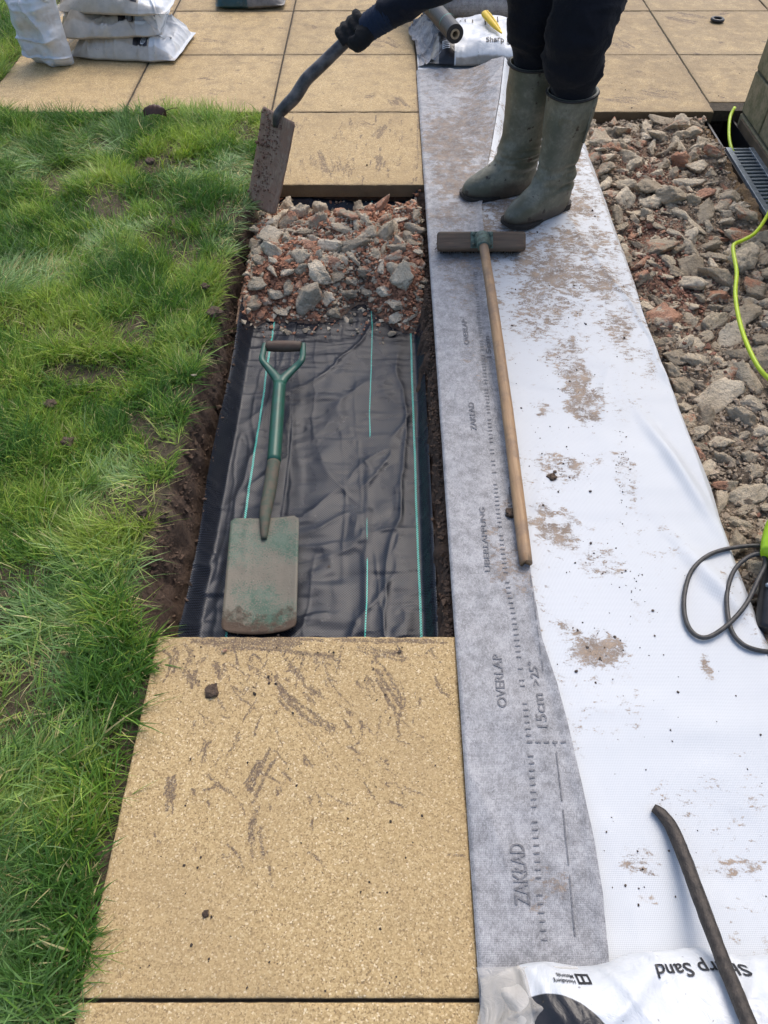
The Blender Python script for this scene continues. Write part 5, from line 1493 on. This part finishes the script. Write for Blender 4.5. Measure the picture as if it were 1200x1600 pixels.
# front bag at the bottom of the picture
mt = Matrix.Translation((0.485, -0.020, 0.010)) @ Matrix.Rotation(R(3.0), 4, 'Z')
fb, fs, surf = bag('sand_bag', 0.66, 0.40, 0.080, mt, M['bag_front'], 'white sand bag with upside-down lettering in the near corner under the iron bar', seed=3, flapw=0.05, crumple=1.7)
bag_text('Sharp Sand', surf, 0.172, 0.90, 0.415, 0.115, True, fb, 0.66, 0.40)
bag_text('Heidelberg', surf, -0.608, 0.865, 0.095, 0.036, True, fb, 0.66, 0.40)
bag_text('Materials', surf, -0.608, 0.905, 0.075, 0.030, True, fb, 0.66, 0.40)
for (a, b, c, d) in ((-0.598, -0.540, 0.835, 0.852), (-0.598, -0.540, 0.900, 0.917), (-0.598, -0.589, 0.852, 0.900), (-0.549, -0.540, 0.852, 0.900), (-0.576, -0.566, 0.852, 0.900)):
    quad_on('logo', surf, a, b, c, d, M['bagprint'], fb, n=3)
# crumpled clear end
X, Y = np.meshgrid(np.linspace(-0.05, 0.10, 60), np.linspace(-0.19, 0.17, 90), indexing='ij')
Zc = 0.050 * np.clip(1 - ((X - 0.06) / 0.12) ** 2, 0, 1) * np.clip(1 - (Y / 0.2) ** 4, 0, 1) + 0.012 * ridge(X, Y, R(30), 16, 0.35, 77) + 0.012 * ridge(X, Y, R(100), 14, 0.35, 78) + 0.003
Xw = X + 0.012 * noise(Y * 14, Y * 0, seed=79)
me = mesh_np('clear_end', np.stack([Xw + 0.185, Y + 0.0 - 0.01, Zc + 0.012], -1).reshape(-1, 3), grid_faces(60, 90), True)
link('clear_end', me, M['clear'], fb)

# iron bar resting on the front bag
pts = [at(1021, 1262, 0.012), at(1034, 1272, 0.014), at(1049, 1292, 0.018), at(1064, 1326, 0.026), at(1096, 1412, 0.050), at(1126, 1492, 0.074), at(1158, 1570, 0.100), at(1205, 1690, 0.125)]
pts.append(pts[-1] + (pts[-1] - pts[-2]) * 3.0)
me = tube_mesh('iron_bar', pts, [0.0075, 0.0105, 0.0118, 0.0118, 0.0115, 0.0112, 0.0112, 0.0112, 0.0112], seg=8, n=90)
V = vco(me); set_co(me, V + 0.0006 * vno(me) * fbm(V[:, 0] * 60, V[:, 1] * 60, V[:, 2] * 60, o=3, seed=5)[:, None])
tag(link('iron_bar', me, M['steel']), 'dark bent iron bar resting on the near sand bag', 'bar')

# bag behind the worker on the membrane
mt = Matrix.Translation((0.485, 3.785, 0.012)) @ Matrix.Rotation(R(-1.5), 4, 'Z')
sb, ss_, surf = bag('sand_bag', 0.56, 0.42, 0.105, mt, M['bag_back'], 'white sand bag lying on the far end of the membrane behind the boots', seed=8)
bag_text('Sharp Sand', surf, -0.12, -0.74, 0.56, 0.17, False, sb, 0.56, 0.42)
quad_on('barcode_label', surf, -0.80, -0.68, -0.78, -0.50, M['paper'], sb)
for k in range(5): quad_on('barcode_bar', surf, -0.79, -0.69, -0.765 + k * 0.05, -0.742 + k * 0.05, M['bagprint'], sb, 0.0022, 2)
for k, (a, b, c) in enumerate(((-0.5, 0.30, 0.42), (-0.42, 0.26, 0.46), (-0.30, 0.34, 0.44), (-0.10, 0.16, 0.46), (0.0, 0.12, 0.44), (0.10, 0.20, 0.40))):
    quad_on('printed_line', surf, a, a + 0.02, b, c, M['bagprint'], sb, 0.0018, 3)
# rolled remainder of the membrane behind that bag
ang = np.linspace(0, 2 * np.pi * 3.2, 150); rad = 0.020 + 0.0042 * ang
ring = np.stack([rad * np.cos(ang), rad * np.sin(ang)], 1)
Xr = np.linspace(0.20, 0.92, 40)
Vr = np.array([[x + 0.01 * math.sin(a * 1.3), 4.175 + q[0] * 1.0, 0.105 + q[1]] for x in Xr for q, a in zip(ring, ang)])
me = mesh_np('membrane_roll', Vr, grid_faces(40, 150), True, {'mud': np.full(len(Vr), 0.25)})
tag(link('membrane_roll', me, M['grey']), 'rolled-up end of grey membrane behind the far sand bag', 'roll')
# crumpled grey sheet beside the bag
X, Y = np.meshgrid(np.linspace(0.155, 0.27, 50), np.linspace(3.60, 4.15, 110), indexing='ij')
Zc = 0.012 + 0.10 * sstep(0.16, 0.25, X) * np.exp(-((Y - 3.9) / 0.25) ** 2) * 0.8 + 0.018 * ridge(X, Y, R(40), 12, 0.4, 81) + 0.014 * ridge(X, Y, R(110), 16, 0.4, 82)
me = mesh_np('crumpled_sheet', np.stack([X + 0.02 * noise(Y * 9, Y * 0, seed=83) - 0.02 * sstep(3.7, 4.0, Y), Y, Zc], -1).reshape(-1, 3), grid_faces(50, 110), True, {'mud': np.full(X.size, 0.15)})
tag(link('crumpled_sheet', me, M['grey']), 'crumpled grey sheet edge left of the far sand bag', 'sheet')
# black fabric roll lying on the bag
r0, r1 = at(711, 53, 0.150), at(674, 0, 0.175)
d = (r1 - r0).normalized(); r1 = r0 + d * 0.95; r1.z = 0.150
rl = tag(empty('fabric_roll', r0), 'black roll of weed fabric with card core lying on the far sand bag', 'roll')
V1, F1 = tube_np([r0, r0.lerp(r1, 0.5), r1], 0.038, seg=28, n=20, caps=False)
V2, F2 = tube_np([r0, r0.lerp(r1, 0.5), r1], 0.020, seg=28, n=20, caps=False)
k = len(V1)
ends = [(i, (i + 1) % 28, k + (i + 1) % 28, k + i) for i in range(28)] + [(19 * 28 + (i + 1) % 28, 19 * 28 + i, k + 19 * 28 + i, k + 19 * 28 + (i + 1) % 28) for i in range(28)]
me = bpy.data.meshes.new('wound_fabric'); me.from_pydata(np.vstack([V1, V2]).tolist(), [], F1 + [tuple(j + k for j in f[::-1]) for f in F2] + ends); me.update()
link('wound_fabric', me, M['roll'], rl)
V1, F1 = tube_np([r0 + d * -0.004, r0.lerp(r1, 0.5), r1], 0.0198, seg=24, n=6, caps=False); V2, F2 = tube_np([r0 + d * -0.004, r0.lerp(r1, 0.5), r1], 0.0125, seg=24, n=6, caps=False)
k = len(V1)
me = bpy.data.meshes.new('card_core'); me.from_pydata(np.vstack([V1, V2]).tolist(), [], F1 + [tuple(j + k for j in f[::-1]) for f in F2] + [(i, (i + 1) % 24, k + (i + 1) % 24, k + i) for i in range(24)]); me.update()
link('card_core', me, M['card'], rl)
for t in (0.10, 0.25, 0.42):
    c = r0 + d * t
    link('stripe', tube_mesh('stripe', [c, c + d * 0.003], 0.0386, seg=28, caps=False), M['tealp'], rl)
# yellow tapered tool
y0, y1 = at(757, 20, 0.135), at(784, 52, 0.120)
yt = tag(empty('pointing_tool', y0), 'yellow tapered plastic tool lying on the far sand bag', 'tool')
link('blade', tube_mesh('blade', [y0, y0.lerp(y1, 0.1), y0.lerp(y1, 0.55), y0.lerp(y1, 0.9), y1], [0.014, 0.021, 0.018, 0.008, 0.003], seg=14, n=30, flat=0.7), M['yellow'], yt)
link('ridge', tube_mesh('ridge', [y0.lerp(y1, 0.08) + Vector((0.004, 0, 0.014)), y0.lerp(y1, 0.5) + Vector((0.004, 0, 0.0125)), y0.lerp(y1, 0.85) + Vector((0.002, 0, 0.006))], [0.004, 0.004, 0.002], seg=8, n=14), M['yellow'], yt)

# stack of bags on the far left of the patio
BG = 'stack of sand bags on the far patio'
zz_ = 0.002
for k, (cx, cy, rot, lab) in enumerate(((-1.165, 3.845, -6.0, 'lowest white sand bag in the stack on the far left patio'), (-1.235, 3.865, 3.5, 'middle white sand bag in the stack on the far left patio'), (-1.185, 3.885, -4.5, 'topmost white sand bag in the stack on the far left patio'))):
    mt = Matrix.Translation((cx, cy, zz_)) @ Matrix.Rotation(R(rot), 4, 'Z')
    rt_, so_, surf = bag('sand_bag', 0.50 if k != 1 else 0.47, 0.36, 0.100, mt, M['bag_stack'], lab, group=BG, seed=20 + k * 3, flapw=0.04, crumple=2.4)
    quad_on('barcode_label', surf, 0.36, 0.46, -0.80, -0.56, M['paper'], rt_)
    for j in range(4): quad_on('barcode_bar', surf, 0.37 + j * 0.024, 0.382 + j * 0.024, -0.78, -0.60, M['bagprint'], rt_, 0.0022, 2)
    bag_text('Sharp Sand', surf, 0.58, -0.45, 0.28, 0.10, False, rt_, 0.5, 0.36)
    X, Y = np.meshgrid(np.linspace(-0.285, -0.17, 24), np.linspace(-0.15, 0.15, 40), indexing='ij')
    Zc = 0.035 + 0.05 * sstep(-0.285, -0.17, X) + 0.012 * ridge(X, Y, R(20 + 30 * k), 16, 0.4, 90 + k)
    me = mesh_np('clear_end', xform(np.stack([X, Y, Zc], -1).reshape(-1, 3), mt), grid_faces(24, 40), True)
    link('clear_end', me, M['clear'], rt_)
    zz_ += 0.084
# bag standing on edge beside the stack
mt = frame_mat((-1.515, 3.645, 0.205), (-0.16, 0.16, 0.97), (0.96, -0.28, 0.1)) @ Matrix.Rotation(math.pi, 4, 'X') @ Matrix.Translation((0, 0, -0.06))
bag('sand_bag', 0.42, 0.215, 0.11, mt, M['bag_stand'], 'white bag standing on end, leaning against the stack at the lawn edge', seed=31, crumple=3.2, corner=1.0)
# teal and black bag at the top edge
mt = Matrix.Translation((-0.70, 4.575, 0.003)) @ Matrix.Rotation(R(4), 4, 'Z')
bag('compost_bag', 0.36, 0.48, 0.12, mt, M['bag_teal'], 'dark teal and black plastic sack at the top edge of the patio', 'sack', seed=37, corner=1.0)

# ------------------------------------------------------------------ block wall, drain, hose
wl = tag(empty('block_wall', (1.50, 2.2, -0.15)), 'low greenish concrete block wall at the right beside the drain', 'wall')
WX = 1.452; yend = 3.150
link('mortar', box_mesh('mortar', (WX + 0.055, (yend + 0.6) / 2, 0.25), (0.094, yend - 0.606, 0.80), bev=0), M['mortar'], wl)
zc = -0.15; course = 0.157
bmesh_cache = {}
for r in range(6):
    y = yend - (0.0 if r % 2 == 0 else 0.0)
    first = 0.44 if r % 2 == 0 else 0.22
    yb = yend
    while yb > 0.62:
        ln = first if yb == yend else 0.44
        ln = min(ln, yb - 0.6)
        if ln < 0.05: break
        key = round(ln, 3)
        if key not in bmesh_cache:
            m_ = box_mesh('block', (0, 0, 0), (0.105, ln - 0.010, course - 0.010), bev=0.004)
            m_.materials.append(M['block']); bmesh_cache[key] = m_
        o = bpy.data.objects.new('block', bmesh_cache[key]); COL.objects.link(o); o.parent = wl
        o.matrix_parent_inverse = Matrix.Translation(-Vector(wl.location))
        o.location = (WX + 0.0525, yb - ln / 2, zc + course / 2 + r * course)
        yb -= ln
# drain channel
dr = tag(empty('drain_channel', (1.392, 2.5, -0.1)), 'black drain channel with grey slotted grate along the block wall', 'drain')
def chan(name, prof, y0, y1, mat, parent):
    V = np.array([[x, y, z] for y in (y0, y1) for x, z in prof]); k = len(prof)
    F = [(i, i + 1, i + 1 + k, i + k) for i in range(k - 1)]
    me = bpy.data.meshes.new(name); me.from_pydata(V.tolist(), [], F); me.update()
    return link(name, me, mat, parent)
gz = -0.038
chan('trough', [(1.330, gz), (1.338, gz), (1.342, -0.14), (1.438, -0.14), (1.442, gz), (1.450, gz), (1.450, -0.15), (1.330, -0.15), (1.330, gz)], 0.6, 3.24, M['blackp'], dr)
gy0, gy1 = 1.2, 2.915
gr_ = link('grate', box_mesh('grate', (1.3465, (gy0 + gy1) / 2, gz + 0.004), (0.021, gy1 - gy0, 0.010), bev=0.0015), M['grate'], dr)
link('grate_edge', box_mesh('grate_edge', (1.4375, (gy0 + gy1) / 2, gz + 0.004), (0.021, gy1 - gy0, 0.010), bev=0.0015), M['grate'], gr_)
link('grate_end', box_mesh('grate_end', (1.392, gy1 - 0.006, gz + 0.003), (0.072, 0.010, 0.008), bev=0.001), M['grate'], gr_)
sm = box_mesh('slat', (0, 0, 0), (0.074, 0.0135, 0.008), bev=0.002); sm.materials.append(M['grate'])
y = gy1 - 0.030
while y > gy0 + 0.02:
    o = bpy.data.objects.new('slat', sm); COL.objects.link(o); o.parent = gr_; o.location = (1.392, y, gz + 0.0028); o.rotation_euler = (0, 0, R(2))
    y -= 0.0265
# mortar bedding beside the channel and board at the wall foot
X, Y = np.meshgrid(np.linspace(1.283, 1.3295, 16), np.linspace(0.6, 3.12, 400), indexing='ij')
t = (X - 1.283) / 0.0465
Zt = -0.045 - 0.055 * np.clip(1 - t / 0.35, 0, 1) ** 1.5 + 0.012 * fbm(X * 30, Y * 22, o=4, seed=150)
me = mesh_np('mortar_haunch', np.stack([X + 0.012 * (1 - t) * noise(Y * 9, Y * 0, seed=151), Y, Zt], -1).reshape(-1, 3), grid_faces(16, 400), True)
ho = tag(link('mortar_haunch', me, M['tanboard']), 'orange sandy mortar strip bedding the drain beside the rubble', 'mortar strip')
tag(link('edge_board', box_mesh('edge_board', (1.4495 + 0.0, 1.86, -0.060), (0.010, 2.5, 0.110), bev=0.002), M['board']), 'brown board between the grate and the block wall', 'board')
bpy.data.objects['edge_board'].location.x = -0.0
# lime hose
hp = [(1148, 168, 0.02), (1141, 182, 0.0), (1139, 205, -0.02), (1141, 225, -0.03), (1147, 240, -0.045), (1165, 262, -0.10), (1196, 305, -0.10), (1204, 322, -0.045), (1196, 342, -0.015), (1180, 364, 0.0), (1160, 376, -0.005), (1147, 382, 0.0), (1146, 395, -0.005), (1151, 425, -0.01), (1149, 460, -0.008), (1155, 500, -0.01), (1168, 540, -0.005), (1186, 575, -0.01), (1205, 595, -0.02), (1240, 625, -0.02)]
tag(link('hose', tube_mesh('hose', [at(p[0], p[1], p[2] + (0.022 if p[1] > 330 else 0)) for p in hp], 0.0062, seg=12, n=220), M['hose']), 'thin lime yellow hose running over the rubble and drain', 'hose')
# lime and black power tool at the right edge with its black cable
pc = at(1212, 905, 0.0)
pt = tag(empty('power_tool', (pc.x, pc.y, -0.02)), 'lime green and black power tool at the right edge on the rubble', 'power tool')
c0, c1 = at(1222, 838, 0.05), at(1262, 905, 0.05)
bm = bmesh.new()
me = tube_mesh('body', [at(1196, 985, -0.005), at(1204, 950, 0.005), at(1214, 910, 0.012), at(1222, 870, 0.02)], [0.018, 0.026, 0.033, 0.036], seg=20, n=24)
link('body', me, M['blackp'], pt)
link('housing', tube_mesh('housing', [at(1205, 868, 0.05), at(1214, 848, 0.05), at(1226, 820, 0.045), at(1238, 790, 0.04)], [0.022, 0.031, 0.035, 0.022], seg=22, n=24), M['lime'], pt)
link('screw', tube_mesh('screw', [at(1200, 915, 0.030), at(1199, 914, 0.036)], 0.0045, seg=10), M['grate'], pt)
cp = [(1215, 862, 0.03), (1190, 853, 0.02), (1150, 855, 0.014), (1110, 866, 0.012), (1082, 890, 0.012), (1070, 925, 0.012), (1070, 962, 0.012), (1082, 988, 0.012), (1104, 996, 0.013), (1135, 978, 0.016), (1165, 945, 0.022), (1185, 905, 0.03), (1196, 880, 0.035), (1190, 866, 0.035), (1170, 870, 0.03), (1148, 890, 0.022), (1137, 920, 0.014), (1136, 950, 0.012), (1143, 985, 0.012), (1160, 1006, 0.012), (1185, 1016, 0.010), (1215, 1018, 0.0), (1260, 1010, -0.02)]
tag(link('cable', tube_mesh('cable', [at(*p) for p in cp], 0.0048, seg=12, n=260), M['cable']), 'black power cable looped over the edge of the white membrane', 'cable')

# ------------------------------------------------------------------ small loose things
c = at(1120, 34)
cap = tag(empty('rubber_bung', c), 'small round black rubber bung on the far right slab', 'bung')
link('ring', tube_mesh('ring', [c + Vector((0.026 * math.cos(a), 0.026 * math.sin(a), 0.010)) for a in np.linspace(0, 2 * math.pi, 33)], 0.008, seg=10, caps=False), M['blackp'], cap)
link('disc', tube_mesh('disc', [c + Vector((0, 0, 0.001)), c + Vector((0, 0, 0.008))], 0.024, seg=24), M['blackp'], cap)
# dead leaf on the lawn edge
X, Y = np.meshgrid(np.linspace(-1, 1, 22), np.linspace(-1, 1, 12), indexing='ij')
wl_ = 0.030 * np.clip(1 - X ** 2, 0, 1) ** 0.7
p0 = at(240, 168, 0.06)
V = np.stack([p0.x + X * 0.045, p0.y + Y * wl_ * 0.5, p0.z - 0.012 + 0.016 * (1 - X ** 2) + 0.012 * Y + 0.0012 * np.cos(X * 16) - 0.010 * np.abs(Y) ** 2], -1).reshape(-1, 3)
lf = tag(empty('dead_leaf', p0), 'dark brown dead leaf lying on the far edge of the lawn', 'leaf')
link('leaf_blade', mesh_np('leaf_blade', V, grid_faces(22, 12), True), M['leaf'], lf)
link('stalk', tube_mesh('stalk', [p0 + Vector((0.045, 0, -0.012)), p0 + Vector((0.075, 0.004, -0.004)), p0 + Vector((0.095, 0.0, -0.002))], 0.0014, seg=6, n=8), M['leaf'], lf)
# mud clods
def clod_mesh(seed):
    V = ICO4_V.copy(); o = seed * 3.1
    V = V * (1 + 0.35 * fbm(V[:, 0] * 1.8 + o, V[:, 1] * 1.8, V[:, 2] * 1.8, o=5, seed=seed))[:, None]
    V[:, 2] *= 0.55
    return mesh_np('mud_clod', V, ICO4_F, True, {'col': np.tile(np.array([[0.13, 0.090, 0.062]]), (len(V), 1))})
clods = [clod_mesh(s) for s in (1, 2, 3, 4)]
for m_ in clods: m_.materials.append(M['earth'])
for i, (u, v, s, z, lab) in enumerate(((331, 1079, 0.013, 0.005, 'dark mud clod on the front slab below the spade blade'), (863, 745, 0.011, 0.012, 'dark crumbly mud clod on the white membrane beside the broom handle'), (798, 801, 0.012, 0.02, 'brown mud lump on the grey fold touching the broom handle'),
        (235, 252, 0.022, 0.03, 'brown clod on the lawn below the dead leaf'), (336, 488, 0.028, 0.012, 'large brown clod at the lawn edge left of the rubble heap'), (320, 447, 0.018, 0.02, 'smaller dark clod at the lawn edge above the large one'), (78, 630, 0.018, 0.02, 'reddish clod at the far left of the lawn'), (321, 1428, 0.005, 0.003, 'small round brown pellet on the front slab'), (222, 800, 0.016, 0.02, 'reddish clod in the grass left of the spade blade'), (105, 690, 0.020, 0.02, 'flat grey clod in the trodden grass on the left'))):
    o = bpy.data.objects.new('mud_clod', clods[i % 4]); COL.objects.link(o)
    s *= 0.72 if 'lawn' in lab or 'grass' in lab else 1.0
    o.location = at(u, v, z * 0.6); o.scale = (s, s * 1.1, s); o.rotation_euler = (0, 0, i * 1.3)
    tag(o, lab, 'mud clod', 'loose mud clods')
p = at(350, 1017, 0.004)
o = bpy.data.objects.new('pebble', ST['stone'][3]); COL.objects.link(o); o.location = p; o.scale = (0.006, 0.005, 0.006); tag(o, 'small pale pebble on the front slab near the trench', 'pebble')
p = at(303, 586, 0.03)
o = bpy.data.objects.new('brick_chip', ST['brick'][5]); COL.objects.link(o); o.location = p; o.scale = (0.009, 0.008, 0.008); tag(o, 'small orange brick chip in the grass beside the trench', 'brick chip')
# crumbs of soil on slabs and membrane
r3 = np.random.default_rng(33)
def scatter(name, spots, zfun, lab, colour, seed):
    P, S = [], []
    for (u, v, ru, rv, n, smax) in spots:
        for _ in range(n):
            a, b = r3.normal(0, 0.5, 2)
            q = at(u + a * ru, v + b * rv)
            if 'membrane' in lab and r3.uniform() < 0.4: continue
            P.append((q.x, q.y, 0)); S.append(min(smax, r3.lognormal(-6.65, 0.5)))
    P, S = np.array(P), np.array(S); P[:, 2] = zfun(P[:, 0], P[:, 1]) + S * 0.4
    o = crumbs(name, P, S, np.array([colour]) * r3.uniform(0.5, 1.5, (len(P), 1)), seed=seed, lowpoly=False)
    tag(o, lab, 'soil crumbs', kind='stuff')
scatter('soil_crumbs', [(430, 1040, 220, 60, 90, 0.004), (430, 1300, 330, 340, 110, 0.003), (560, 240, 120, 60, 40, 0.006), (1000, 120, 120, 60, 40, 0.007)], lambda x, y: x * 0, 'dark soil crumbs scattered on the gold slabs', (0.06, 0.043, 0.032), 51)
scatter('soil_crumbs', [(880, 740, 60, 40, 60, 0.0045), (975, 745, 16, 60, 60, 0.0045), (1000, 920, 30, 50, 40, 0.004), (850, 690, 60, 60, 40, 0.004), (930, 1010, 60, 40, 50, 0.004), (880, 450, 120, 160, 160, 0.005), (1050, 1150, 220, 220, 60, 0.004), (940, 880, 50, 40, 40, 0.004), (900, 620, 50, 60, 40, 0.0035), (1000, 1350, 120, 120, 30, 0.003)], mem_z, 'dark soil crumbs scattered on the white membrane', (0.085, 0.062, 0.048), 52)

# crumbled soil along the cut edges of the trench
n = 4200
side = r3.uniform(0, 1, n) < 0.7
yy = r3.uniform(YN + 0.01, 2.5, n)
xx = np.where(side, -0.498 - 0.03 * np.exp(-((yy - 0.95) / 0.2) ** 2) + np.abs(r3.normal(0.01, 0.030, n)), X0 - 0.004 - np.abs(r3.normal(0, 0.012, n)))
kp = np.where(side, (xx < -0.440) | (r3.uniform(0, 1, n) < 0.03), (xx > 0.117))
xx, yy = xx[kp], yy[kp]; n = len(xx)
ix, iy = np.clip(np.searchsorted(gx, xx), 1, len(gx) - 1), np.clip(np.searchsorted(gy, yy), 1, len(gy) - 1)
zz = np.maximum(Z_GROUND[ix, iy], np.where((xx > FX0) & (xx < FX1), fabric_z(xx, yy), -1))
ss = np.clip(r3.lognormal(-5.7, 0.5, n), 0.0015, 0.010)
o = crumbs('soil_crumbs', np.stack([xx, yy, zz + ss * 0.3], 1), ss, np.array([[0.085, 0.054, 0.036]]) * r3.uniform(0.5, 1.7, (n, 1)), seed=61)
tag(o, 'dark crumbled soil along the cut edges of the trench', 'soil crumbs', kind='stuff')
